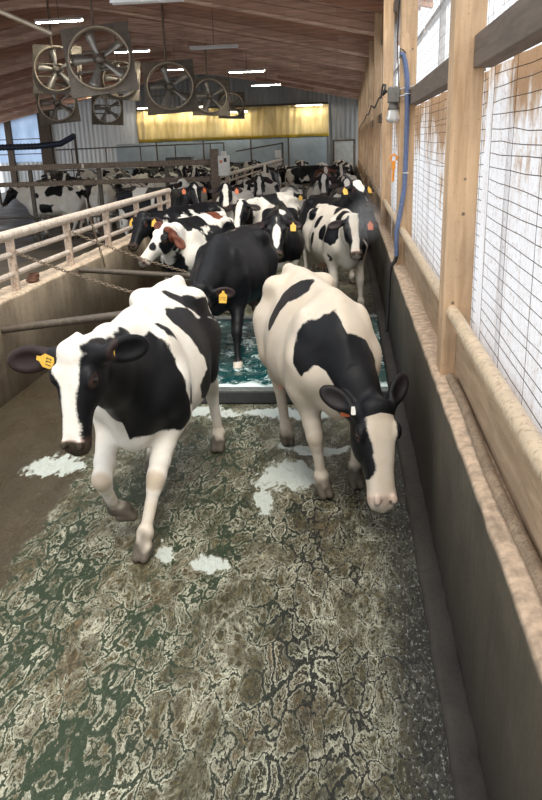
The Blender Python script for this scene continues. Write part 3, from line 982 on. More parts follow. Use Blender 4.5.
# upper siding strip under the eave
MAT_SIDING = plain('outer_siding_board', (0.45, 0.31, 0.20), 0.8, vscale=3)
m = MB(); m.box(0.86, 0.92, YN, YF, 4.05, roof_z(0.9) + 0.05)
tag(m.build('wall_right_upper', MAT_SIDING), kind='structure')

# --- roof: deck boards on glued rafters, one rafter at every post
ROOF_Y0 = 12.7
m = MB()
xs = [BX0 - 0.3 + (BX1 + 0.35 - BX0 + 0.3) * k / 44 for k in range(45)]
vs = []; fs = []
for y in (ROOF_Y0, YF + 0.1):
    for dz in (0.0, 0.10):
        vs += [(x, y, roof_z(x) + dz) for x in xs]
n = len(xs)
for k in range(n - 1):
    fs.append((k, k + 1, 2 * n + k + 1, 2 * n + k))
    fs.append((n + k + 1, n + k, 3 * n + k, 3 * n + k + 1))
    fs.append((k + 1, k, n + k, n + k + 1)); fs.append((2 * n + k, 2 * n + k + 1, 3 * n + k + 1, 3 * n + k))
m.add(vs, fs, True)
tag(m.build('ceiling', MAT_DECK), kind='structure')
for i in range(3, 11):
    y = POST_Y[i] + 0.03
    m = MB()
    for q in range(4):                               # glued laminations, each a hair wider or narrower than the next
        e = (0.0, 0.03, 0.02, 0.03)[q]
        z0_, z1_ = (-0.50, -0.44, -0.27, -0.10)[q] + (0.008 if q else 0), (-0.44, -0.27, -0.10, 0.02)[q]
        vs = []; fs = []
        for yy in (y + e, y + 0.16 - e):
            for dz in (z0_, z1_): vs += [(x, yy, roof_z(x) + dz) for x in xs]
        for k in range(n - 1):
            fs.append((k, k + 1, n + k + 1, n + k)); fs.append((2 * n + k + 1, 2 * n + k, 3 * n + k, 3 * n + k + 1))
            fs.append((k + 1, k, 2 * n + k, 2 * n + k + 1)); fs.append((n + k, n + k + 1, 3 * n + k + 1, 3 * n + k))
        m.add(vs, fs, False)
    o = tag(m.build('trim_%d' % (i + 100), MAT_LAM), kind='structure')
    rr = random.Random(i); nf = (n - 1) * 4; tone = []
    for q in range(4):
        cur = rr.random(); left = rr.randint(3, 9)
        seg = []
        for k in range(n - 1):
            if left == 0: cur = rr.random(); left = rr.randint(4, 10)
            left -= 1; seg += [min(1.0, cur * 0.5 + 0.55) if q == 0 else cur] * 4
        tone += seg
    at = o.data.attributes.new('tone', 'FLOAT', 'FACE'); at.data.foreach_set('value', np.array(tone, np.float32))
    m = MB()                                         # purlin between rafters
    for j in range(3):
        vs = []; fs = []
        yy = y + 1.07 * (j + 1)
        for q in (yy, yy + 0.07):
            for dz in (-0.22, 0.01): vs += [(x, q, roof_z(x) + dz) for x in xs]
        for k in range(n - 1):
            fs.append((k, k + 1, n + k + 1, n + k)); fs.append((2 * n + k + 1, 2 * n + k, 3 * n + k, 3 * n + k + 1))
            fs.append((k + 1, k, 2 * n + k, 2 * n + k + 1))
        m.add(vs, fs, False)
    tag(m.build('trim_%d' % (i + 120), MAT_RAFTER), kind='structure')

# --- far end wall: ribbed metal siding with window openings at the left
def siding_material(name, a, b):
    t = NT(name)
    w = t.world()
    n = t.noise(t.world((1, 1, 0.3)), 1.2, 5, 0.6)
    return t.bsdf(t.mix(t.ramp(n, [(0.3, 0), (0.75, 1)]), a, b), 0.5, 0.2)
MAT_METAL_WALL = siding_material('grey_ribbed_siding', (0.17, 0.175, 0.17), (0.28, 0.285, 0.28))
MAT_METAL_WALL2 = siding_material('pale_ribbed_siding', (0.62, 0.645, 0.66), (0.76, 0.78, 0.79))
def ribbed(name, x0, x1, z0, z1f, mat, y=YF):
    m = MB(); vs = []; fs = []
    st = 0.075; x = x0; k = 0; line = []
    while x < x1 - 1e-6:
        ph = k % 4
        line.append((x, -0.028 if ph in (1, 2) else 0.0)); x += st if ph in (0, 2) else 0.06; k += 1
    line.append((x1, 0.0))
    n = len(line)
    for (xx, d) in line: vs.append((xx, y + d, z0 if not callable(z0) else z0(xx)))
    for (xx, d) in line: vs.append((xx, y + d, z1f(xx) if callable(z1f) else z1f))
    for i in range(n - 1): fs.append((i, i + 1, n + i + 1, n + i))
    for (xx, d) in line: vs.append((xx, y + 0.06, z0 if not callable(z0) else z0(xx)))
    for (xx, d) in line: vs.append((xx, y + 0.06, z1f(xx) if callable(z1f) else z1f))
    for i in range(n - 1): fs.append((2 * n + i + 1, 2 * n + i, 3 * n + i, 3 * n + i + 1))
    m.add(vs, fs)
    o = m.build(name, mat)
    return tag(o, kind='structure')
ribbed('wall_back', -12.3, BX1, 0.0, lambda x: roof_z(x) + 0.02, MAT_METAL_WALL)
ribbed('wall_back_left', -17.6, -12.3, 0.0, lambda x: roof_z(x) + 0.02, MAT_METAL_WALL2)
ribbed('wall_back_sill', BX0, -17.6, 0.0, 1.7, MAT_METAL_WALL2)
ribbed('wall_back_header', BX0, -17.6, 4.5, lambda x: roof_z(x) + 0.02, plain('dark_header', (0.06, 0.045, 0.035), 0.8))
def frost():
    t = NT('bluish_window_plastic')
    w = t.world()
    n = t.noise(t.world((1, 1, 0.4)), 1.6, 5, 0.6)
    col = t.mix(t.ramp(n, [(0.35, 0), (0.7, 1)]), (0.74, 0.83, 0.95), (0.55, 0.64, 0.76))
    d = t.n('BsdfDiffuse'); t.set(d.inputs['Color'], col)
    tr = t.n('BsdfTranslucent'); t.set(tr.inputs['Color'], col)
    mx = t.n('MixShader'); mx.inputs[0].default_value = 0.8
    t.t.links.new(d.outputs[0], mx.inputs[1]); t.t.links.new(tr.outputs[0], mx.inputs[2])
    t.t.links.new(mx.outputs[0], t.out.inputs[0])
    return t.m
MAT_FROST = frost()
MAT_DARKWOOD = wood('dark_brown_timber', (0.060, 0.040, 0.028), (0.12, 0.085, 0.06), (14, 14, 1.2))
for i, (a, b) in enumerate(((-21.0, -20.35), (-20.0, -18.25))):
    m = MB(); m.box(a, b, YF, YF + 0.03, 1.7, 4.5)
    o = tag(m.build('window_%d' % (20 + i), MAT_FROST), kind='structure')
    m = MB()
    for z in (2.15, 3.0): m.box(a, b, YF - 0.03, YF + 0.0, z, z + 0.05)
    m.build('window_frame', MAT_DARKWOOD, o)
for i, (a, b) in enumerate(((-20.35, -20.0), (-18.25, -17.55))):
    m = MB(); m.box(a, b, YF - 0.22, YF + 0.04, 0.0, roof_z(a))
    tag(m.build('trim_%d' % (140 + i), MAT_DARKWOOD), kind='structure')
# ---------------------------------------------------------------- the two cows in front
def to_local(center, heading):
    h = unit(V3(heading[0], heading[1])); l = V3(-h[1], h[0])
    def p(x, y, z=0.0):
        d = V3(x - center[0], y - center[1])
        return (float(d @ h), float(d @ l), z)
    def v(x, y, z):
        d = V3(x, y)
        return (float(d @ h), float(d @ l), z)
    return p, v
HERO_RES = globals().get('HERO_RES', 0.009)

C1c, C1h = (-1.245, 4.62), (0.0, -1.0)
p, v = to_local(C1c, C1h)
pose1 = dict(head_scale=0.89, ear_len=1.3, poll=p(-1.287, 3.33, 1.405), u=v(-0.055, -0.20, -0.96), n=v(-0.16, -0.97, 0.20), ear_droop=(-0.30, 0.20), ear_back=(1.1, -0.05),
             fl=p(-1.20, 3.80), hl=p(-1.02, 5.45), hr=p(-1.45, 5.05),
             fr=dict(knee=p(-1.40, 3.80, 0.50), fetlock=p(-1.40, 3.98, 0.24), foot=p(-1.345, 3.99, 0.155)))
coat1 = dict(head='blaze', nose_dark=1.0, knees=True, patches=[
    [(0.66, 0.10), (0.55, 0.15), (0.525, 0.25), (0.515, 0.37), (0.505, 0.54), (0.497, 0.715), (0.465, 0.87), (0.42, 0.99), (0.44, 1.09), (0.50, 1.12), (0.545, 1.08), (0.58, 1.17), (0.62, 1.26), (0.69, 1.40), (1.4, 1.40), (1.4, 0.02), (0.9, 0.03)],
    [(0.449, 0.153), (0.424, 0.165), (0.425, 0.244), (0.375, 0.33), (0.40, 0.345), (0.472, 0.257)],
    [(-0.13, 0.05), (-0.22, 0.065), (-0.35, 0.175), (-0.345, 0.24), (-0.415, 0.295), (-0.45, 0.285), (-0.55, 0.42), (-0.60, 0.56), (-0.43, 0.385), (-0.37, 0.35), (-0.29, 0.28), (-0.21, 0.21), (-0.16, 0.16), (-0.095, 0.10)],
    [(0.13, 0.125), (0.02, 0.175), (-0.18, 0.245), (-0.28, 0.325), (-0.40, 0.40), (-0.55, 0.50), (-0.62, 0.62), (-0.62, 0.90), (-0.5, 1.12), (-0.1, 1.0), (0.17, 0.92), (0.22, 0.80), (0.17, 0.745), (0.07, 0.71), (0.05, 0.62), (0.09, 0.55), (0.115, 0.47), (0.13, 0.38), (0.15, 0.27), (0.17, 0.17)],
    [(0.42, 0.72), (0.45, 0.72), (0.44, 0.87), (0.40, 0.87)],
    ], balls=[((0.80, 0.10, 1.10), 0.22), ((0.98, 0.18, 1.20), 0.17), ((0.95, 0.05, 1.02), 0.2)],
    white_balls=[((0.86, -0.08, 1.44), 0.12), ((0.70, -0.04, 1.38), 0.13), ((0.95, -0.05, 1.43), 0.08)],
    blaze=[(-0.05, 0.02, 0.0), (-0.02, -0.06, 0.05), (0.01, -0.105, 0.076), (0.06, -0.105, 0.053), (0.11, -0.095, 0.049), (0.13, -0.085, 0.048), (0.20, -0.045, 0.043), (0.285, -0.05, 0.038), (0.36, -0.052, 0.052), (0.41, -0.06, 0.064), (0.6, -0.07, 0.065)])
me1, fr1 = cow_mesh(pose1, coat1, 11, HERO_RES)
cow1 = place_cow(me1, C1c, C1h, 'large black and white cow walking forward in front, white blaze, one front hoof lifted')
add_eyes(cow1, fr1)
add_tag(cow1, fr1, -1, MAT_TAG_YELLOW, along=0.10, size=1.1, ink=True, front=0.034, down=tuple(-0.75 * fr1['sd'] * -1 + 0.2 * fr1['u']))
add_tag(cow1, fr1, 1, MAT_TAG_YELLOW, along=0.10, size=0.35, front=0.012)

C2c, C2h = (-0.225, 5.14), (0.29, -0.957)
p, v = to_local(C2c, C2h)
pose2 = dict(head_scale=1.07, poll=p(0.165, 4.24, 0.80), u=v(0.06, -0.25, -0.56), n=v(0.30, -0.9, 0.4), ear_droop=(-1.5, -0.85), ear_back=(0.3, 0.3),
             fl=p(0.06, 4.82), fr=p(-0.16, 4.66), hr=p(-0.48, 5.60), hl=p(-0.31, 5.93))
_pp = pose2['poll']
coat2 = dict(head='blaze', nose_dark=0.22, pink_nose=0.5, dirty=0.8, knees=True, stains=[((0.46, -0.19, 1.29), 0.10), ((0.30, -0.25, 1.22), 0.10), ((-0.43, -0.2, 1.32), 0.09)], ear_pink=0.05, patches=[
    [(0.10, -0.02), (0.14, -0.04), (0.18, -0.10), (0.19, -0.16), (0.10, -0.21), (0.044, -0.244), (0.033, -0.31), (0.02, -0.42), (0.0, -0.55), (-0.08, -0.58), (-0.164, -0.54), (-0.19, -0.46), (-0.18, -0.38), (-0.17, -0.30), (-0.165, -0.216), (-0.15, -0.16), (-0.08, -0.09), (-0.02, -0.045)],
    [(0.60, -0.03), (0.595, -0.07), (0.57, -0.13), (0.545, -0.22), (0.52, -0.367), (0.52, -0.46), (0.575, -0.60), (0.616, -0.76), (0.645, -0.77), (0.664, -0.718), (0.693, -0.709), (0.70, -0.59), (0.736, -0.61), (0.77, -0.80), (0.813, -0.99), (0.84, -1.12), (1.3, -1.12), (1.3, 0.05), (0.76, 0.02), (0.70, 0.0), (0.64, -0.03)],
    [(0.745, 0.10), (0.735, 0.20), (0.735, 0.31), (0.70, 0.52), (0.72, 0.68), (0.80, 0.79), (1.2, 0.79), (1.2, 0.10)],
    ], balls=[((_pp[0] - 0.03, _pp[1], _pp[2] - 0.02), 0.2)], caps=[((0.84, _pp[1] * 0.4, 1.08), (_pp[0] - 0.02, _pp[1], 0.80), 0.16, 0.26)],
    blaze=[(0.03, 0.06, -0.06), (0.055, -0.07, 0.09), (0.148, -0.07, 0.09), (0.22, -0.05, 0.078), (0.29, -0.046, 0.075), (0.36, -0.052, 0.11), (0.40, -0.07, 0.15), (0.42, -0.16, 0.16), (0.6, -0.16, 0.16)])
me2, fr2 = cow_mesh(pose2, coat2, 12, HERO_RES)
cow2 = place_cow(me2, C2c, C2h, 'black and white cow with its head lowered to the wet floor beside the concrete wall')
add_eyes(cow2, fr2)
add_tag(cow2, fr2, -1, MAT_TAG_ORANGE, along=0.09, size=1.0, front=-0.03, down=(0.1, -0.1, -1))
add_tag(cow2, fr2, -1, MAT_TAG_WHITE, along=0.05, size=0.4, front=0.042)
# ---------------------------------------------------------------- foot bath across the alley
MAT_BATH = concrete('wet_bath_curb', (0.018, 0.021, 0.021), (0.045, 0.048, 0.046), True, (0.13, 0.14, 0.135))
def water_material():
    t = NT('teal_bath_water')
    w = t.world()
    wp = t.add(t.world((1, 0.7, 1)), t.scale(t.noise(w, 4, 3, 0.6, out='Color'), 0.35))
    foam = t.ramp(t.noise(wp, 6.5, 7, 0.76), [(0.54, 0.0), (0.62, 0.85)])
    x, y, z = t.sep(w)
    edge = t.ramp(t.math('ADD', y, t.math('MULTIPLY', t.noise(w, 6, 4), 0.35)), [(0.0, 0), (1.0, 1)])
    near = t.ramp(t.math('MULTIPLY', t.math('ADD', t.math('SUBTRACT', y, 6.6), t.math('MULTIPLY', t.noise(w, 7, 4), -0.5)), 1.0), [(0.0, 1.0), (0.10, 0.0)])
    fm = t.math('MAXIMUM', foam, near)
    col = t.mix(t.noise(w, 3, 4), (0.003, 0.030, 0.034), (0.008, 0.075, 0.078))
    col = t.mix(fm, col, (0.62, 0.74, 0.72))
    return t.bsdf(col, t.ramp(fm, [(0, 0.12), (1, 0.6)]), 0, t.bump(t.noise(w, 10, 4), 0.3, 0.03), 0.5)
bath = empty('foot_bath', (-1.45, 8.1, 0))
tag(bath, 'shallow foot bath of foamy teal water crossing the alley behind the front cows', 'foot bath')
def bathpart(name, x0, x1, y0, y1, z0, z1, mat, c=0.02):
    m = MB(); m.cbox(x0 + 1.45, x1 + 1.45, y0 - 8.1, y1 - 8.1, z0, z1, c)
    return m.build(name, mat, bath)
bathpart('curb', -2.25, 0.39, 6.56, 6.70, 0.0, 0.135, MAT_BATH)
bathpart('curb', -2.25, 0.39, 9.62, 9.78, 0.0, 0.135, MAT_BATH)
m = MB()
nx, ny = 60, 50
vs = [(-2.15 + 2.53 * i / nx + 1.45, 6.69 + 2.94 * j / ny - 8.1, 0.105 + 0.004 * math.sin(i * 0.9 + j * 0.4) + 0.003 * math.sin(j * 1.3 - i * 0.3)) for j in range(ny + 1) for i in range(nx + 1)]
m.add(vs, [(j * (nx + 1) + i, j * (nx + 1) + i + 1, (j + 1) * (nx + 1) + i + 1, (j + 1) * (nx + 1) + i) for j in range(ny) for i in range(nx)], True)
m.build('water', water_material(), bath)
bathpart('curb', -2.26, -2.13, 6.56, 9.78, 0.0, 0.135, MAT_BATH)

# ---------------------------------------------------------------- right wall: rails, boards, hoses
MAT_PIPE = plain('cream_pipe', (0.66, 0.52, 0.36), 0.45, var=0.2, vscale=5, dirt=(0.34, 0.24, 0.15))
MAT_PIPE_DARK = plain('dark_steel_pipe', (0.085, 0.070, 0.055), 0.6, 0.2, dirt=(0.16, 0.12, 0.08))
names = ['nearest to the camera', 'between the first and second timber posts', 'between the second and third timber posts', 'between the third and fourth timber posts']
for i in range(len(POST_Y) - 1):
    y0, y1 = POST_Y[i] + 0.20, POST_Y[i + 1]
    m = MB()
    m.tube([(0.612, y0 - 0.001, 1.335), (0.612, (y0 + y1) / 2, 1.33), (0.612, y1 + 0.001, 1.335)], 0.038, 16)
    o = m.build('pipe_rail', MAT_PIPE, origin=(0.612, (y0 + y1) / 2, 1.335))
    far = i >= 4
    tag(o, 'cream pipe rail on the far stretch of the right wall' if far else 'cream pipe rail along the right wall, ' + names[i], 'rail', 'far pipe rails on the right wall' if far else 'pipe rails on the right wall')
    m = MB(); m.cbox(0.640, 0.680, y0 + 0.002, y1 - 0.002, 0.947, 1.205, 0.006)
    o = m.build('sill_board', MAT_BOARD, origin=(0.66, (y0 + y1) / 2, 0.95))
    tag(o, 'timber board on edge upon the far end of the concrete ledge' if far else 'timber board on edge upon the concrete ledge, ' + names[i], 'board', 'far boards on the ledge' if far else 'boards on the ledge')
MAT_LEDGE_HOSE = plain('dust_covered_hose', (0.34, 0.245, 0.16), 0.9, var=0.35, vscale=14, dirt=(0.14, 0.10, 0.07), bump=0.5)
rnd = random.Random(5)
m = MB()
m.tube([(0.600 + 0.008 * math.sin(k * 0.7) , 4.28 - k * 0.2, 0.972) for k in range(29)], 0.026, 10)
o = m.build('ledge_hose', MAT_LEDGE_HOSE, origin=(0.6, 2.0, 0.95))
tag(o, 'dust-covered hose lying along the top of the right concrete ledge', 'hose')

MAT_BLUE = plain('blue_hose', (0.075, 0.125, 0.27), 0.5, var=0.2, vscale=20, dirt=(0.30, 0.28, 0.27))
MAT_BLACK = plain('black_rubber', (0.018, 0.017, 0.016), 0.6, 0.0)
MAT_GREY = plain('grey_metal_box', (0.19, 0.18, 0.165), 0.5, 0.3, vscale=12, dirt=(0.10, 0.08, 0.06))
PY2 = POST_Y[2]
hs = empty('wash_hose', (0.62, PY2 - 0.05, 0.95))
tag(hs, 'blue hose hanging down the second timber post and over the ledge to the floor', 'hose')
def hpart(name, pts, r, mat):
    m = MB(); m.tube([(x - 0.62, y - PY2 + 0.05, z - 0.95) for x, y, z in pts], r, 12)
    return m.build(name, mat, hs)
yy = PY2 - 0.045
hpart('hose_line', [(0.545, yy, 3.14), (0.575, yy, 3.13), (0.60, yy, 3.05), (0.622, yy, 2.9), (0.632, yy, 2.6), (0.630, yy, 2.2), (0.622, yy, 1.8), (0.575, yy - 0.03, 1.5), (0.545, yy - 0.05, 1.34), (0.545, yy - 0.06, 1.18), (0.550, yy - 0.06, 1.06)], 0.026, MAT_BLUE)
hpart('hose_tail', [(0.550, yy - 0.06, 1.06), (0.53, yy - 0.06, 1.0), (0.485, yy - 0.07, 0.95), (0.472, yy - 0.08, 0.85), (0.465, yy - 0.1, 0.5), (0.45, yy - 0.1, 0.2)], 0.022, MAT_BLACK)
hpart('hose_hook', [(0.545, yy + 0.04, 3.10), (0.545, yy, 3.19), (0.58, yy, 3.17), (0.60, yy + 0.04, 3.15)], 0.008, MAT_PIPE_DARK)
for z in (2.75, 1.95): 
    m = MB(); m.tube([(0.632 + 0.03 * math.cos(a) - 0.62, 0.005 + 0.03 * math.sin(a), z - 0.95) for a in [2 * math.pi * k / 12 for k in range(12)]], 0.005, 6, closed=True)
    m.build('hose_clip', MAT_TAG_WHITE, hs)

wb = empty('wall_lamp_box', (0.53, PY2 + 0.05, 2.74))
tag(wb, 'grey box with a clear hanging lamp bowl on the side of the second timber post', 'lamp box')
m = MB(); m.cbox(-0.10, 0.02, -0.10, 0.10, -0.07, 0.09, 0.012); m.build('box_body', MAT_GREY, wb)
m = MB(); m.lathe([(0.045, -0.07), (0.05, -0.10), (0.062, -0.13), (0.05, -0.14)], 16, Matrix.Translation((-0.04, -0.02, 0))); m.build('lamp_collar', MAT_GREY, wb)
t = NT('cloudy_lamp_glass'); MAT_GLASS = t.bsdf((0.80, 0.80, 0.78), 0.15, 0, None, 0.5, **{'Transmission Weight': 0.5})
m = MB(); m.lathe([(0.05, -0.14), (0.058, -0.17), (0.075, -0.22), (0.072, -0.25), (0.04, -0.27), (0.001, -0.272)], 16, Matrix.Translation((-0.04, -0.02, 0))); m.build('lamp_bowl', MAT_GLASS, wb)
for z in (0.06, -0.01):
    m = MB(); m.tube([(0.02, -0.09, z), (0.20, -0.095, z + 0.03)], 0.008, 8); m.build('bracket_rod', MAT_PALE_WIRE, wb)
m = MB()
m.tube([(-0.12, 0.0, 0.06), (-0.16, 0.02, 0.02)], 0.025, 8); m.build('cable_gland', MAT_BLACK, wb)

pts = [(0.37, PY2 + 0.07, 2.76), (0.42, PY2 + 0.6, 2.80), (0.47, PY2 + 1.5, 2.94), (0.53, PY2 + 3.6, 3.08), (0.53, PY2 + 4.3, 2.93), (0.538, PY2 + 5.2, 2.98), (0.538, PY2 + 7.4, 2.90), (0.538, PY2 + 9.6, 3.03), (0.538, PY2 + 12.2, 2.92), (0.538, PY2 + 14.0, 2.99), (0.538, PY2 + 18, 2.88), (0.538, PY2 + 22.7, 2.90), (0.538, PY2 + 31, 2.76)]
m = MB(); m.tube(pts, 0.014, 6)
tag(m.build('power_cable', MAT_BLACK, origin=(0.5, PY2 + 5, 2.4)), 'black cable running from the grey lamp box along the far timber posts', 'cable')
m = MB(); m.tube([(0.545, PY2 + 0.1, 2.84), (0.535, PY2 + 0.3, 3.3), (0.54, PY2 + 0.15, 3.8), (0.548, PY2 + 0.1, 4.4)], 0.006, 6)
tag(m.build('power_cable', MAT_BLACK, origin=(0.54, PY2 + 0.1, 3)), 'thin dark cable rising from the grey lamp box to the roof', 'cable')

ph = empty('pull_handle', (0.50, PY2 - 0.02, 2.02))
tag(ph, 'orange pull handle dangling on a cord under the grey lamp box', 'handle')
m = MB(); m.cbox(-0.022, 0.022, -0.012, 0.012, -0.03, 0.06, 0.008); m.tube([(-0.03, 0, 0.06), (-0.035, 0, 0.10), (0, 0, 0.125), (0.035, 0, 0.10), (0.03, 0, 0.06)], 0.012, 8); m.tube([(0, 0, -0.02), (-0.004, 0, -0.16)], 0.014, 8)
m.build('grip', plain('orange_plastic', (0.80, 0.30, 0.03), 0.45, var=0.1), ph)
m = MB(); m.tube([(0, 0, 0.12), (0.004, 0.01, 0.45)], 0.004, 6); m.tube([(-0.004, 0, -0.16), (-0.006, 0, -0.75)], 0.004, 6); m.build('cord', MAT_PALE_WIRE, ph)

# ---------------------------------------------------------------- left pipe fence on the curb, chains and bars
MAT_FENCE = plain('cream_fence_paint', (0.74, 0.64, 0.54), 0.45, 0.0, 0.15, 4, dirt=(0.42, 0.28, 0.19))
MAT_FENCE_POST = plain('rusty_cream_post', (0.58, 0.46, 0.36), 0.55, 0.0, 0.35, 5, dirt=(0.26, 0.14, 0.08))
def fence(y0, y1, posts, label, nr=3):
    f = empty('pipe_fence', (-3.42, (y0 + y1) / 2, 0.95))
    tag(f, label, 'fence')
    cy = (y0 + y1) / 2
    for z, r in ((0.555, 0.052), (0.365, 0.030), (0.165, 0.030))[:nr]:
        m = MB(); m.tube([(0, y0 - cy, z), (0, y1 - cy, z)], r, 14); m.build('rail', MAT_FENCE, f)
    for y in posts:
        m = MB(); m.tube([(0, y - cy, -0.005), (0, y - cy, 0.52)], 0.046, 14); m.build('post', MAT_FENCE_POST, f)
    return f
fence(3.8, 14.7, [4.25, 5.85, 7.45, 9.08, 10.66, 12.3, 13.9, 14.6], 'cream painted pipe fence of three rails standing on the left concrete curb')
fence(19.9, 41.0, [20.1 + 2.0 * k for k in range(11)], 'white pipe fence stretch beyond the brown pillar, far along the herd')

MAT_CHAIN = plain('rusty_chain', (0.20, 0.155, 0.11), 0.55, 0.5, 0.3, 30)
def chain(a, b, sag, label, links):
    a = Vector(a); b = Vector(b)
    m = MB()
    P = [a.lerp(b, k / links) - Vector((0, 0, sag * 4 * (k / links) * (1 - k / links))) for k in range(links + 1)]
    for k in range(links):
        t = (P[k + 1] - P[k]); L = t.length; t.normalize()
        s1 = t.cross(Vector((0, 0, 1)) if abs(t.z) < 0.9 else Vector((1, 0, 0))).normalized(); s2 = t.cross(s1)
        s = s1 if k % 2 else s2
        c = (P[k] + P[k + 1]) / 2
        ring = []
        for q in range(10):
            an = 2 * math.pi * q / 10
            ring.append(c + t * (L * 0.64) * math.cos(an) + s * 0.014 * math.sin(an))
        m.tube(ring, 0.0055, 5, closed=True)
    o = m.build('chain', MAT_CHAIN, origin=tuple(a))
    tag(o, label, 'chain')
chain((-3.36, 9.02, 1.37), (-1.93, 8.95, 0.86), 0.03, 'rusty chain slung from the second fence post toward the brown-patched cow', 44)
chain((-3.36, 7.41, 1.34), (-1.62, 6.70, 0.945), 0.03, 'rusty chain slung from the nearest fence post to behind the front cow', 50)
chain((-3.35, 9.75, 1.50), (-3.27, 9.95, 0.80), 0.0, 'short rusty chain dangling from the fence down the curb', 24)
m = MB(); m.tube([(-3.31, 6.75, 0.69), (-1.62, 6.75, 0.88)], 0.038, 12)
tag(m.build('barrier_pipe', MAT_PIPE_DARK, origin=(-3.3, 6.75, 0.7)), 'brown pipe bar reaching from the left curb behind the front cow', 'pipe')
m = MB(); m.tube([(-3.31, 9.02, 0.90), (-1.9, 9.02, 0.80)], 0.034, 12)
tag(m.build('barrier_pipe', MAT_PIPE_DARK, origin=(-3.3, 9, 0.95)), 'dark pipe bar under the chain near the brown-patched cow', 'pipe')
m = MB(); rnd = random.Random(8)
for k in range(5):
    m.tube([(0.05 * math.cos(a) + rnd.uniform(-.01, .01), 0.07 * math.sin(a) + 0.01 * k, 0.02 + 0.014 * k) for a in [2 * math.pi * q / 9 for q in range(9)]], 0.014, 6, closed=True)
tag(m.build('rusty_wire_coil', plain('rust', (0.16, 0.075, 0.045), 0.8, 0.2), loc=(-3.43, 7.9, 0.95)), 'small rusty coil lying on the curb beside the nearest fence post', 'coil')

# ---------------------------------------------------------------- yard rails and pillar
MAT_BEAM = plain('brown_beam_paint', (0.15, 0.105, 0.072), 0.6, 0.1, 0.35, 3, dirt=(0.28, 0.22, 0.16))
yr = empty('yard_rail', (-8, 19.2, 0))
tag(yr, 'brown horizontal rails on posts in front of the penned cows', 'rail')
for (z0, z1) in ((1.85, 1.985), (1.46, 1.575)):
    m = MB(); m.cbox(-6.0, 4.62, -0.05, 0.05, z0, z1, 0.01); m.build('beam', MAT_BEAM, yr)
for z in (0.25, 0.68):
    m = MB(); m.tube([(-6.0, 0, z), (4.55, 0, z)], 0.025, 10); m.build('lower_pipe', MAT_PIPE_DARK, yr)
for x in (-5.2, -2.65, -0.05, 1.75, 3.5):
    m = MB(); m.cbox(x - 0.05, x + 0.05, 0.05, 0.13, 0, 1.9, 0.01); m.build('post', MAT_PIPE_DARK, yr)
for x in (-5.9, -1.1, 1.4):
    m = MB(); m.cbox(x - 0.03, x + 0.03, -0.075, -0.05, 1.865, 1.97, 0.004); m.build('clamp', MAT_FENCE, yr)
m = MB(); m.cbox(-3.36, -3.16, 19.1, 19.3, 0, 2.22, 0.012)
tag(m.build('steel_pillar', MAT_BEAM, origin=(-3.26, 19.2, 0)), 'brown pillar at the end of the yard rails', 'pillar')
cb = empty('control_box', (-3.02, 19.15, 1.86))
tag(cb, 'white box fixed to the side of the brown pillar', 'box')
m = MB(); m.cbox(-0.137, 0.13, -0.1, 0.1, -0.28, 0.20, 0.02); m.cbox(-0.06, 0.06, -0.06, 0.06, 0.20, 0.30, 0.01); m.build('box_case', plain('white_enamel', (0.74, 0.71, 0.66), 0.4, var=0.12, dirt=(0.45, 0.40, 0.34)), cb)
m = MB(); m.cbox(0.01, 0.08, -0.106, -0.099, 0.05, 0.14, 0.004); m.build('switch_plate', MAT_BLACK, cb)
m = MB(); m.cbox(-0.09, -0.03, -0.106, -0.099, 0.03, 0.09, 0.004); m.build('indicator', MAT_TAG_ORANGE, cb)

# ---------------------------------------------------------------- strip lights
t = NT('lit_tube'); em = t.n('Emission'); em.inputs['Color'].default_value = (1.0, 0.93, 0.74, 1); em.inputs['Strength'].default_value = 62.0
t.t.links.new(em.outputs[0], t.out.inputs[0]); MAT_TUBE = t.m
MAT_WHITE = plain('white_reflector', (0.80, 0.80, 0.80), 0.4, var=0.1, vscale=5)
def strip_light(x, y, z, label, group, L=1.22, ang=0.0, lit=True):
    o = empty('strip_light', (x, y, z), (0, 0, ang))
    tag(o, label, 'light', group)
    m = MB()
    pr = [(-0.11, -0.02), (-0.05, 0.05), (0.05, 0.05), (0.11, -0.02), (0.10, -0.02), (0.045, 0.035), (-0.045, 0.035), (-0.10, -0.02)]
    M = Matrix(((0, 0, 1, -L / 2), (1, 0, 0, 0), (0, 1, 0, 0), (0, 0, 0, 1)))
    m.prism(pr, L, M); m.build('reflector', MAT_WHITE, o)
    for s in (-0.05, 0.05):
        m = MB(); m.tube([(-L / 2 + 0.03, s, -0.012), (L / 2 - 0.03, s, -0.012)], 0.019, 10); m.build('tube', MAT_TUBE if lit else MAT_WHITE, o)
    m = MB(); m.tube([(0, 0, 0.05), (0, 0, roof_z(x) - z + 0.02)], 0.008, 6); m.build('hanger', MAT_PIPE_DARK, o)
    return o
strip_light(-3.32, 13.7, 4.61, 'unlit white strip light at the top of the photo, nearest one', None, 1.22, 0.02, False)
strip_light(-3.33, 20.4, 4.62, 'unlit white strip light hanging over the middle of the alley rafters', None, 1.22, 0.0, False)
for y in (27.2, 33.6): strip_light(-3.37, y, 4.62, 'lit strip light under the reddish rafters, %s from the end wall' % ('farther' if y < 30 else 'closer'), 'strip lights over the alley')
for k, y in enumerate((20.4, 27.2, 34.0)):
    strip_light(-7.25, y, 5.40, ['lit strip light above the largest fan, nearest of its row', 'lit strip light behind the largest fan, middle of its row', 'lit strip light above the second fan, farthest of its row'][k], 'strip lights along the ridge')
for k, (x, y) in enumerate(((-17.0, 40.0), (-15.2, 42.5), (-13.9, 42.5))):
    strip_light(x, y, 5.45, 'lit strip light at the far left of the barn roof' if k == 0 else 'lit strip light in the far pair beside the fans', 'strip lights at the left')
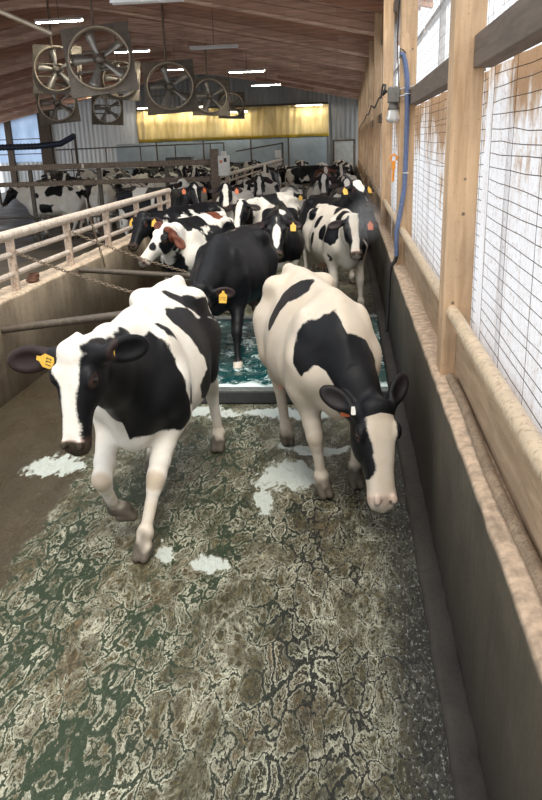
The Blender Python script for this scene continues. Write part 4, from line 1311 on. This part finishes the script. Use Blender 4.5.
for k, x in enumerate((-11.25, -8.95, -6.4, -2.15)):
    strip_light(x, 45.2, (4.46, 4.42, 4.08, 4.28)[k], 'lit strip light over the yellow curtain', 'strip lights over the yellow curtain', 1.5)

# ---------------------------------------------------------------- circulation fans
MAT_FAN = plain('dull_galvanised_fan', (0.23, 0.20, 0.165), 0.5, 0.5, 0.3, 5, dirt=(0.10, 0.08, 0.06))
MAT_BLADE = plain('bare_fan_blade', (0.36, 0.34, 0.31), 0.4, 0.6, 0.25, 8, dirt=(0.15, 0.12, 0.09))
MAT_RIM = plain('fan_rim', (0.55, 0.46, 0.35), 0.5, 0.4, 0.25, 5)
def make_fan():
    o = empty('barn_fan')
    S, R, D = 0.68, 0.60, 0.20
    # square shroud with a round throat, local y = air direction
    m = MB(); n = 48; vs = []; fs = []
    def sq(a):
        c, s = math.cos(a), math.sin(a); k = S / max(abs(c), abs(s)); return c * k, s * k
    for y in (0.0, 0.03):
        for k in range(n):
            x, z = sq(2 * math.pi * k / n); vs.append((x, y, z))
        for k in range(n):
            a = 2 * math.pi * k / n; vs.append((R * math.cos(a), y, R * math.sin(a)))
    for k in range(n):
        k2 = (k + 1) % n
        fs += [(k, k2, n + k2, n + k), (2 * n + k2, 2 * n + k, 3 * n + k, 3 * n + k2), (k2, k, 2 * n + k, 2 * n + k2)]
    m.add(vs, fs)
    m.build('shroud', MAT_FAN, o)
    m = MB(); vs = []; fs = []
    for (r, y) in ((R + 0.01, -0.12), (R, -0.12), (R, 0.06), (R + 0.01, 0.06)):
        for k in range(n): a = 2 * math.pi * k / n; vs.append((r * math.cos(a), y, r * math.sin(a)))
    for q in range(4):
        for k in range(n): fs.append((q * n + k, q * n + (k + 1) % n, ((q + 1) % 4) * n + (k + 1) % n, ((q + 1) % 4) * n + k))
    m.add(vs, fs, True)
    m.tube([((R + 0.005) * math.cos(a), -0.12, (R + 0.005) * math.sin(a)) for a in [2 * math.pi * k / n for k in range(n)]], 0.016, 8, closed=True)
    m.build('rim', MAT_RIM, o)
    for b in range(5):
        a0 = 2 * math.pi * b / 5 + 0.55
        m = MB(); vs = []; fs = []
        for k in range(7):
            r = 0.10 + (0.565 - 0.10) * k / 6; w = 0.05 + 0.065 * k / 6; tw = 0.75 - 0.35 * k / 6
            for s, d in ((-1, 0), (1, 0), (1, 0.006), (-1, 0.006)):
                u_ = s * w * math.cos(tw); y_ = s * w * math.sin(tw) * 0.7 + d - 0.02
                vs.append((r * math.cos(a0) - u_ * math.sin(a0), y_, r * math.sin(a0) + u_ * math.cos(a0)))
        for k in range(6):
            for q in range(4): fs.append((k * 4 + q, k * 4 + (q + 1) % 4, k * 4 + 4 + (q + 1) % 4, k * 4 + 4 + q))
        fs += [(3, 2, 1, 0), (24, 25, 26, 27)]
        m.add(vs, fs, True); m.build('blade', MAT_BLADE, o)
    m = MB(); m.lathe([(0.001, -0.12), (0.07, -0.11), (0.085, -0.05), (0.085, 0.05), (0.001, 0.06)], 16, Matrix.Rotation(-math.pi / 2, 4, 'X')); m.build('hub', MAT_FAN, o)
    m = MB(); m.box(-0.62, 0.62, 0.07, 0.10, -0.20, -0.16); m.box(-0.62, 0.62, 0.07, 0.10, 0.16, 0.20); m.box(-0.12, -0.08, 0.06, 0.11, -0.66, 0.66); m.cbox(-0.12, 0.12, 0.08, 0.32, -0.13, 0.13, 0.02); m.build('motor_mount', MAT_FAN, o)
    return o
fan0 = make_fan()
fans = [(-5.0, 16.23, 4.02, 1.0, 'largest square-shrouded fan with a bright rim, hanging nearest to the camera'),
        (-7.8, 21.4, 4.37, 0.95, 'fan half hidden behind the left edge of the largest fan'),
        (-4.73, 21.4, 3.82, 1.0, 'fan hanging just left of the yellow curtain lights, second of its row'),
        (-5.08, 29.7, 4.02, 1.0, 'fan hanging in front of the yellow curtain, third of its row'),
        (-6.0, 41.5, 4.25, 1.0, 'small dark fan hanging close to the yellow curtain, last of its row'),
        (-9.9, 26.8, 3.85, 1.0, 'fan hanging low at the left under the half hidden fan'),
        (-10.5, 34.5, 3.97, 1.0, 'fan hanging in front of the pale end wall siding'),
        (-8.0, 28.2, 4.6, 1.0, 'fan seen through the right side of the largest fan')]
for k, (x, y, z, s, lab) in enumerate(fans):
    o = fan0 if k == 0 else copy_tree(fan0)
    o.location = (x, y, z); o.scale = (s, s, s)
    o.rotation_euler = (math.radians(-14), math.radians((-6, 4, -3, 2, 3, -5, 3, 5)[k]), math.radians((14, 10, 12, 14, 10, 16, 12, 8)[k]))
    tag(o, lab, 'fan', 'hanging barn fans')
for k, (x, y, z, s, lab) in enumerate(fans):
    m = MB(); m.tube([(0, 0, 0), (0, 0, roof_z(x) - z - 0.62 * s)], 0.028, 8)
    tag(m.build('hanger_pipe', MAT_BEAM, loc=(x - 0.1, y + 0.1, z + 0.64 * s)), 'steel pipe holding up the ' + lab.split(',')[0].split(' with ')[0].replace('fan hanging', 'fan'), 'pipe', 'fan hanger pipes')
m = MB(); m.tube([(-7.6, 15.0, 5.3), (-5.48, 15.0, 4.37)], 0.045, 8)
tag(m.build('brace_pipe', MAT_RIM, origin=(-7.6, 15, 5.3)), 'slanting pale brace pipe at the top left corner', 'pipe')

# ---------------------------------------------------------------- the far end: yellow curtain, blue-grey panels, rails
def yellow():
    t = NT('yellow_tarp')
    w = t.world()
    n = t.noise(t.world((2.2, 1, 0.35)), 1.6, 5, 0.6)
    z = t.sep(w)[2]
    col = t.mix(t.ramp(n, [(0.35, 0), (0.7, 1)]), (0.55, 0.39, 0.14), (0.84, 0.68, 0.36))
    hem = t.ramp(t.math('SUBTRACT', z, 2.52), [(0.20, 1.0), (0.26, 0.0)])
    col = t.mix(hem, col, (0.70, 0.46, 0.03))
    return t.bsdf(col, 0.7)
yc = empty('yellow_curtain', (-6.66, 45.88, 2.62))
tag(yc, 'long pleated yellow tarp curtain hung across the end wall', 'curtain')
m = MB(); vs = []; fs = []
nx, nz = 260, 8; rnd = random.Random(2); ph = [rnd.uniform(0, 6) for _ in range(6)]
for j in range(nz + 1):
    for i in range(nx + 1):
        x = -5.62 + 11.22 * i / nx; f = j / nz
        amp = 0.10 * (1 - abs(f - 0.65))
        yv = amp * (math.sin(x * 9 + ph[0] + f) + 0.6 * math.sin(x * 17 + ph[1] - 2 * f) + 0.5 * math.sin(x * 4.1 + ph[2] + 1.5 * f)) * 0.45 - (0.10 if 0.52 < f < 0.64 else 0)
        vs.append((x, yv, 1.72 * f + 0.02 * math.sin(x * 3 + ph[3]) * (1 - f)))
for j in range(nz):
    for i in range(nx): fs.append((j * (nx + 1) + i, j * (nx + 1) + i + 1, (j + 1) * (nx + 1) + i + 1, (j + 1) * (nx + 1) + i))
m.add(vs, fs, True); o = m.build('cloth', yellow(), yc); so = o.modifiers.new('thick', 'SOLIDIFY'); so.thickness = 0.01
m = MB(); m.tube([(-5.6, -0.02, 1.76), (5.55, -0.02, 1.76)], 0.05, 10); m.build('top_roller', MAT_PIPE_DARK, yc)
MAT_PANEL = plain('blue_grey_panel', (0.36, 0.43, 0.48), 0.5, 0.1, 0.25, 1.2)
m = MB(); m.cbox(-13.6, -1.2, YF - 0.16, YF - 0.07, 0.0, 2.55, 0.01)
tag(m.build('trim_160', MAT_PANEL), kind='structure')
for k, x in enumerate((-11.2, -8.4, -5.6, -3.4)):
    m = MB(); m.box(x - 0.04, x + 0.04, YF - 0.20, YF - 0.155, 0.0, 2.55)
    tag(m.build('trim_%d' % (161 + k), MAT_DARKWOOD), kind='structure')
d = MB(); d.cbox(-0.75, 0.35, YF - 0.10, YF - 0.06, 0.0, 2.30, 0.01)
o = tag(d.build('door_1', plain('pale_grey_door', (0.42, 0.43, 0.41), 0.5)), kind='structure')
d = MB(); d.box(-0.82, -0.75, YF - 0.13, YF - 0.05, 0, 2.38); d.box(0.35, 0.42, YF - 0.13, YF - 0.05, 0, 2.38); d.box(-0.82, 0.42, YF - 0.13, YF - 0.05, 2.30, 2.38); d.build('door_frame', MAT_DARKWOOD, o)
d = MB(); d.tube([(0.22, YF - 0.10, 1.05), (0.22, YF - 0.17, 1.05), (0.12, YF - 0.17, 1.05)], 0.012, 8); d.build('door_handle', MAT_PIPE_DARK, o)
fr_ = empty('pen_rail', (-10, 43.6, 0))
tag(fr_, 'thin dark rail running in front of the blue-grey end wall panels', 'rail')
m = MB(); m.tube([(-6.5, 0, 2.35), (3.2, 0, 2.42)], 0.035, 8); m.build('top_pipe', MAT_PIPE_DARK, fr_)
m = MB(); m.tube([(-6.5, 0, 1.2), (3.2, 0, 1.2)], 0.03, 8); m.build('lower_pipe', MAT_PIPE_DARK, fr_)
for x in (-5.6, -3.6, -1.6, 0.4, 2.4, 3.15): m = MB(); m.tube([(x, 0, 0), (x, 0, 2.38)], 0.035, 8); m.build('post', MAT_PIPE_DARK, fr_)
pp = empty('steel_post', (-3.55, 43.4, 0))
tag(pp, 'slim dark post with a small white sign plate before the end wall', 'post')
m = MB(); m.tube([(0, 0, 0), (0, 0, 2.35)], 0.055, 10); m.tube([(0, 0, 2.30), (-2.6, 0, 1.95)], 0.035, 8); m.build('post_shaft', MAT_PIPE_DARK, pp)
m = MB(); m.cbox(-0.42, -0.08, -0.09, -0.06, 1.55, 1.95, 0.01); m.build('sign_plate', MAT_WHITE, pp)
ta = empty('feed_auger', (-14.2, 35, 2.5))
tag(ta, 'dark blue ribbed auger tube below the left windows', 'tube')
m = MB(); m.tube([(-2.6, 0, 0.03), (0, 0, 0.02), (1.2, 0, 0.10), (1.9, 0, 0.42)], 0.13, 12); m.build('auger_tube', plain('dark_blue_steel', (0.045, 0.06, 0.10), 0.45, 0.3), ta)
m = MB()
for k in range(22): m.tube([(-2.55 + k * 0.17, 0.14 * math.cos(a), 0.025 + 0.14 * math.sin(a)) for a in [2 * math.pi * q / 12 for q in range(12)]] if k < 16 else [(-2.55 + k * 0.17, 0.001 * q, 0) for q in range(2)], 0.015, 5, closed=k < 16)
m.build('auger_ribs', MAT_PIPE_DARK, ta)
m = MB(); m.tube([(1.9, 0, 0.5), (1.9, 0, -2.5)], 0.06, 8); m.tube([(-2.0, 0, -0.1), (-2.0, 0, -2.5)], 0.05, 8); m.build('auger_leg', MAT_PIPE_DARK, ta)
for k, (x, w, h_, lab) in enumerate(((-9.6, 1.5, 1.75, 'dark grey equipment cabinet standing left before the end wall'), (-7.0, 2.2, 1.35, 'low grey machine cabinet before the end wall panels'))):
    eq = empty('equipment_cabinet', (x, 44.6, 0)); tag(eq, lab, 'cabinet')
    m = MB(); m.cbox(-w / 2, w / 2, -0.4, 0.4, 0.08, h_, 0.03); m.build('cabinet_body', plain('cabinet_grey_%d' % k, (0.13, 0.15, 0.16), 0.5, 0.2), eq)
    m = MB(); m.box(-w / 2 + 0.06, w / 2 - 0.06, -0.36, 0.36, 0, 0.08); m.build('plinth', MAT_PIPE_DARK, eq)
    m = MB(); m.cbox(-w / 2 + 0.1, -0.05, -0.42, -0.40, 0.3, h_ - 0.12, 0.005); m.build('cabinet_door', MAT_GREY, eq)
    m = MB(); m.cbox(0.05, w / 2 - 0.1, -0.42, -0.40, 0.3, h_ - 0.12, 0.005); m.build('cabinet_door', MAT_GREY, eq)

# ---------------------------------------------------------------- faint breath mist by the right wall
t = NT('breath_mist'); vp = t.n('VolumePrincipled')
c = t.coord('Object'); nz = t.noise(c, 5.0, 3, 0.6)
l_ = t.n('VectorMath', operation='LENGTH'); t.set(l_.inputs[0], t.coord('Object', (3.6, 2.2, 3.2)))
den = t.math('MULTIPLY', t.ramp(l_.outputs['Value'], [(0.25, 1.0), (0.95, 0.0)]), t.math('MULTIPLY', nz, 1.7))
t.set(vp.inputs['Density'], den); vp.inputs['Color'].default_value = (0.9, 0.92, 0.95, 1)
t.t.links.new(vp.outputs[0], t.out.inputs['Volume'])
m = MB(); m.lathe([(0.001, -0.32)] + [(0.27 * math.sin(a), -0.32 * math.cos(a)) for a in [math.pi * k / 8 for k in range(1, 8)]] + [(0.001, 0.32)], 16)
m.v = [(x, y * 1.6, z) for x, y, z in m.v]
o = m.build('breath_mist', t.m, loc=(0.20, 9.0, 1.42))
tag(o, 'faint puff of breath mist hanging beside the spotted cow at the right wall', 'mist', None, 'stuff')
# ---------------------------------------------------------------- the herd behind
def head_pose(kind='level', turn=0.0, roll=0.0):
    base = {'up': ((1.04, 0, 1.55), (0.66, 0, -0.75), (0.75, 0, 0.66)),
            'level': ((1.14, 0, 1.36), (0.60, 0, -0.80), (0.80, 0, 0.60)),
            'low': ((1.20, 0, 1.08), (0.42, 0, -0.91), (0.91, 0, 0.42)),
            'down': ((1.12, 0, 0.78), (0.20, 0, -0.98), (0.98, 0, 0.20)),
            'high': ((0.98, 0, 1.66), (0.80, 0, -0.60), (0.60, 0, 0.80))}[kind]
    poll, u, n = [V3(*q) for q in base]
    c, s = math.cos(turn), math.sin(turn)
    def rot(q, o=0.0): return np.array([o + (q[0] - o) * c - q[1] * s, (q[0] - o) * s + q[1] * c, q[2]])
    return dict(poll=tuple(rot(poll, 0.55)), u=tuple(rot(u)), n=tuple(rot(n)))
def step_legs(k, z=0.0):
    r = random.Random(k)
    d = dict()
    for kx, x, s in (('fl', FRONT_X, 1), ('fr', FRONT_X, -1), ('hl', HIND_X, 1), ('hr', HIND_X, -1)):
        d[kx] = (x + r.uniform(-0.14, 0.14), s * LEG_Y + r.uniform(-0.03, 0.03), z)
    return d
COW_ALLEY = 'cows crowding the alley'
def herd_cow(loc, heading, coat, label, seed, kind='level', turn=0.0, res=0.016, group=COW_ALLEY, tags=(), scale=1.0, extra=None):
    pose = head_pose(kind, turn); pose.update(step_legs(seed)); pose['tail_y'] = random.Random(seed).uniform(-0.1, 0.1)
    if extra: pose.update(extra)
    me, fr = cow_mesh(pose, coat, seed, res)
    o = place_cow(me, loc, heading, label, group, scale)
    for (side, mat) in tags: add_tag(o, fr, side, mat, along=0.13, size=1.25)
    return o, fr

BLACK = dict(noise=(1.1, 0.9))
# black cow right behind the front cow, head low behind its rump
p, v = to_local((-1.25, 8.25), (-0.2, -0.98))
o, fr = herd_cow((-1.25, 8.25), (-0.2, -0.98), dict(noise=(1.2, 1.6), head='black', white_legs=0.5, blaze=None), 'all black cow standing in the teal foot bath behind the front cow', 21, res=0.012,
         extra=dict(poll=p(-1.42, 7.12, 1.0), u=v(-0.12, -0.30, -0.94), n=v(0.0, -0.94, 0.3), fl=p(-1.14, 7.40), ear_droop=-0.1), tags=())
add_tag(o, fr, 1, MAT_TAG_YELLOW, along=0.14, size=1.3, ink=True); add_eyes(o, fr)
# head-on cow with tuft
o, fr = herd_cow((-0.99, 11.15), (0.06, -1), dict(noise=(1.2, 1.3), head='blaze', blaze=[(0.10, 0, 0), (0.16, -0.05, 0.05), (0.30, -0.06, 0.06), (0.42, -0.03, 0.03), (0.46, 0, 0)], whites=[[(0.62, 0.02), (0.10, 0.05), (0.05, 0.09), (0.3, 0.12), (0.62, 0.08)]]),
         'black cow facing the camera, pale patch low on its forehead, white streak along its back', 22, 'level', 0.0, 0.012, tags=((1, MAT_TAG_YELLOW),))
add_eyes(o, fr)
# spotted cow at the right
spots = [((0.30, 0.0, 1.40), 0.14), ((0.28, -0.30, 1.12), 0.13), ((-0.05, -0.30, 1.25), 0.12), ((-0.05, -0.34, 0.98), 0.10), ((0.55, -0.22, 1.1), 0.15), ((0.6, -0.1, 1.35), 0.12), ((0.1, -0.3, 1.3), 0.09), ((-0.4, -0.2, 1.3), 0.10), ((-0.55, -0.2, 1.1), 0.09), ((0.4, -0.2, 0.85), 0.10), ((0.50, 0.25, 1.1), 0.2), ((0.85, 0.1, 1.2), 0.18), ((0.0, 0.34, 1.1), 0.2)]
o, fr = herd_cow((-0.17, 11.05), (0.32, -0.95), dict(noise=(2.6, -0.5), dirty=0.55, balls=spots, head='blaze', blaze=[(-0.03, -0.05, 0.03), (0.06, -0.08, 0.05), (0.2, -0.06, 0.03), (0.36, -0.05, 0.04), (0.6, -0.07, 0.05)]),
         'white cow with black spots beside the right wall, white blaze and orange ear tag', 23, 'level', -0.2, 0.012, tags=((1, MAT_TAG_ORANGE),))
add_eyes(o, fr)
# black cow with raised white forehead
o, fr = herd_cow((-0.30, 13.15), (0.42, -0.9), dict(noise=(1.2, 1.3), head='blaze', blaze=[(-0.05, -0.07, 0.07), (0.05, -0.08, 0.08), (0.14, -0.07, 0.07), (0.24, -0.02, 0.02), (0.27, 0, 0)]),
         'black cow with a raised head and white forehead, behind the spotted cow', 24, 'high', 0.05, 0.013, tags=((1, MAT_TAG_YELLOW), (-1, MAT_TAG_YELLOW)))
# brown-patched cow
p, v = to_local((-2.02, 10.15), (-0.30, -0.95))
o, fr = herd_cow((-2.02, 10.15), (-0.30, -0.95), dict(noise=(1.5, -0.25), head='white', ear=0.1, red_ears=True, head_spots=[((0.12, 0.10), 0.06), ((0.30, 0.02), 0.05), ((0.22, 0.13), 0.055), ((0.04, 0.08), 0.06)], red_balls=[((-0.42, 0.08, 1.42), 0.2)], balls=[((-0.42, 0.08, 1.42), 0.16), ((0.15, 0.05, 1.42), 0.18)]),
         'white cow with red-brown ear and dark face spots, head turned to the left', 25, 'level', 0.0, 0.012,
         extra=dict(poll=p(-2.18, 9.20, 1.36), u=v(-0.62, -0.25, -0.70), n=v(-0.35, -0.75, 0.6)))
add_eyes(o, fr)
# black cow at the left fence
o, fr = herd_cow((-2.52, 12.15), (-0.42, -0.9), dict(noise=(1.2, 0.75), head='black', blaze=None), 'black cow with its head at the cream fence and a yellow ear tag', 26, 'level', 0.0, 0.013, tags=((1, MAT_TAG_YELLOW), (-1, MAT_TAG_YELLOW)))
C = [
    ((-1.42, 14.2), (-0.38, -0.92), dict(noise=(2.0, -0.3)), 'white and black patched cow whose rump stands behind the brown-patched cow', 'level', 0.1, ()),
    ((-1.2, 16.6), (0.02, -1), dict(noise=(1.8, -0.2), blaze=[(-0.06, -0.07, 0.07), (0.1, -0.08, 0.08), (0.3, -0.06, 0.06), (0.6, -0.08, 0.08)]), 'cow facing the camera with a broad white blaze, in the middle of the alley', 'level', 0.05, ((1, MAT_TAG_YELLOW),)),
    ((-2.35, 16.0), (-0.15, -1), dict(noise=(2.2, -0.4)), 'mostly white cow standing left of the white-blazed cow in the alley', 'up', 0.3, ((1, MAT_TAG_ORANGE),)),
    ((-3.55, 16.4), (0.45, -0.9), dict(noise=(1.3, 0.9), blaze=[(0.03, 0, 0), (0.08, -0.04, 0.04), (0.14, 0, 0)]), 'black cow with a small white star coming through the fence gap', 'up', 0.0, ((1, MAT_TAG_ORANGE), (-1, MAT_TAG_ORANGE))),
    ((-4.7, 17.9), (0.85, -0.4), dict(noise=(2.0, -0.2), head='white', ear=0.1), 'pale headed cow in the fence gap beneath the yard rails', 'up', 0.1, ((1, MAT_TAG_ORANGE),)),
    ((-0.12, 16.4), (0.1, -1), dict(noise=(2.0, 0.0)), 'black and white cow along the right wall, behind the raised white forehead', 'up', 0.0, ((1, MAT_TAG_YELLOW),)),
    ((-0.62, 19.2), (0.12, -1), dict(noise=(2.4, -0.1)), 'patched cow at the right wall, third back from the spotted cow', 'up', -0.1, ()),
    ((-0.05, 21.8), (-0.1, -1), dict(noise=(2.4, 0.0)), 'patched cow at the right wall under the far timber posts', 'level', 0.1, ((1, MAT_TAG_ORANGE),)),
    ((-0.75, 24.4), (0.1, -1), dict(noise=(1.6, 0.5), red=0.8), 'dark reddish cow in the far bunch by the right wall', 'up', 0.0, ()),
    ((-2.05, 19.2), (-0.1, -1), dict(noise=(2.2, 0.1)), 'patched cow left of the bare alley strip, behind the white-blazed cow', 'up', 0.2, ()),
    ((-2.72, 21.0), (0.1, -1), dict(noise=(2.2, -0.2)), 'pale patched cow inside the far white fence', 'level', 0.0, ()),
]
for k, (loc, hd, coat, lab, kind, turn, tg) in enumerate(C):
    herd_cow(loc, hd, coat, lab, 30 + k, kind, turn, 0.018, COW_ALLEY, tg)
herd_cow((-1.6, 31.5), (0.93, 0.2), dict(noise=(1.3, 0.55), head='blaze'), 'black and white cow standing broadside at the far end of the alley', 50, 'level', 0.2, 0.02, COW_ALLEY)

# penned cows behind the yard rails and at the far end: a few hides, copied
hides = []
for k in range(10):
    kind = ('level', 'up', 'low', 'level', 'down', 'up', 'level', 'low', 'up', 'level')[k]
    pose = head_pose(kind, (0.0, 0.2, -0.2, 0.4, 0.0, -0.3, 0.1, 0.3, 0.0, -0.1)[k]); pose.update(step_legs(70 + k))
    hides.append(cow_mesh(pose, dict(noise=(3.0 if k == 0 else 1.4 + 0.15 * k, (-0.2, 0.3, 0.0, 0.7, -0.3, 0.2, -0.1, 0.5, 0.1, -0.4)[k]), head=('blaze', 'blaze', 'black', 'blaze', 'white')[k % 5], blaze=[(-0.05, -0.05, 0.05), (0.3, -0.05, 0.05), (0.6, -0.06, 0.06)]), 80 + k, 0.022)[0])
rnd = random.Random(77)
def pen(loc, hd, hide, label, group): 
    place_cow(hides[hide], loc, hd, label, group, rnd.uniform(0.97, 1.03))
PG = 'cows penned behind the brown yard rails'
pen((-7.95, 20.45), (-1, 0.03), 0, 'white cow with black spots standing broadside behind the brown yard rails', PG)
for k, x in enumerate((-6.7, -5.9, -5.1, -4.3)):
    pen((x, 21.1 + 0.25 * (k % 2)), (0.04 * (k - 1.5), 1), (4, 6, 9, 2)[k], ['cow seen from behind through the yard rails, first right of the broadside cow', 'cow seen from behind through the yard rails, second right of the broadside cow', 'cow seen from behind through the yard rails, third right of the broadside cow', 'dark cow seen from behind through the yard rails, next to the brown pillar'][k], PG)
pen((-10.4, 20.9), (-0.3, 1), 3, 'dark cow at the left edge of the photo behind the yard rails', PG)
LAB = 'black and white cow deep in the crowded pen behind the yard rails'
for r, y in enumerate((24.0, 27.0, 30.2, 33.4, 36.8)):
    x = -4.4 - 0.5 * (r % 2)
    while x > -(y * 0.42):
        a = rnd.uniform(-0.35, 0.35) + (0 if rnd.random() < 0.6 else math.pi)
        pen((x, y + rnd.uniform(-0.2, 0.2)), (math.sin(a) * 0.5, -math.cos(a)), rnd.randrange(10), LAB, 'cows deep in the crowded pen')
        x -= rnd.uniform(1.15, 1.5)
LAB2 = 'black and white cow in the distant row before the end wall'
for k, x in enumerate((-0.4, -2.4, -5.0, -6.5, -8.0, -9.5, -11.0)):
    pen((x, 41.2 + rnd.uniform(-0.5, 0.5)), (rnd.uniform(-0.2, 0.2), -1), rnd.randrange(10), LAB2, 'cows in the distant row')
for k, (x, y) in enumerate(((-2.7, 24.4), (-2.75, 27.6), (-0.3, 27.4), (-0.05, 34.6), (-1.2, 36.0), (-2.8, 34.0))):
    pen((x, y), (rnd.uniform(-0.15, 0.15), -1), rnd.randrange(10), 'black and white cow in the far part of the alley beyond the brown pillar', 'cows far along the alley')
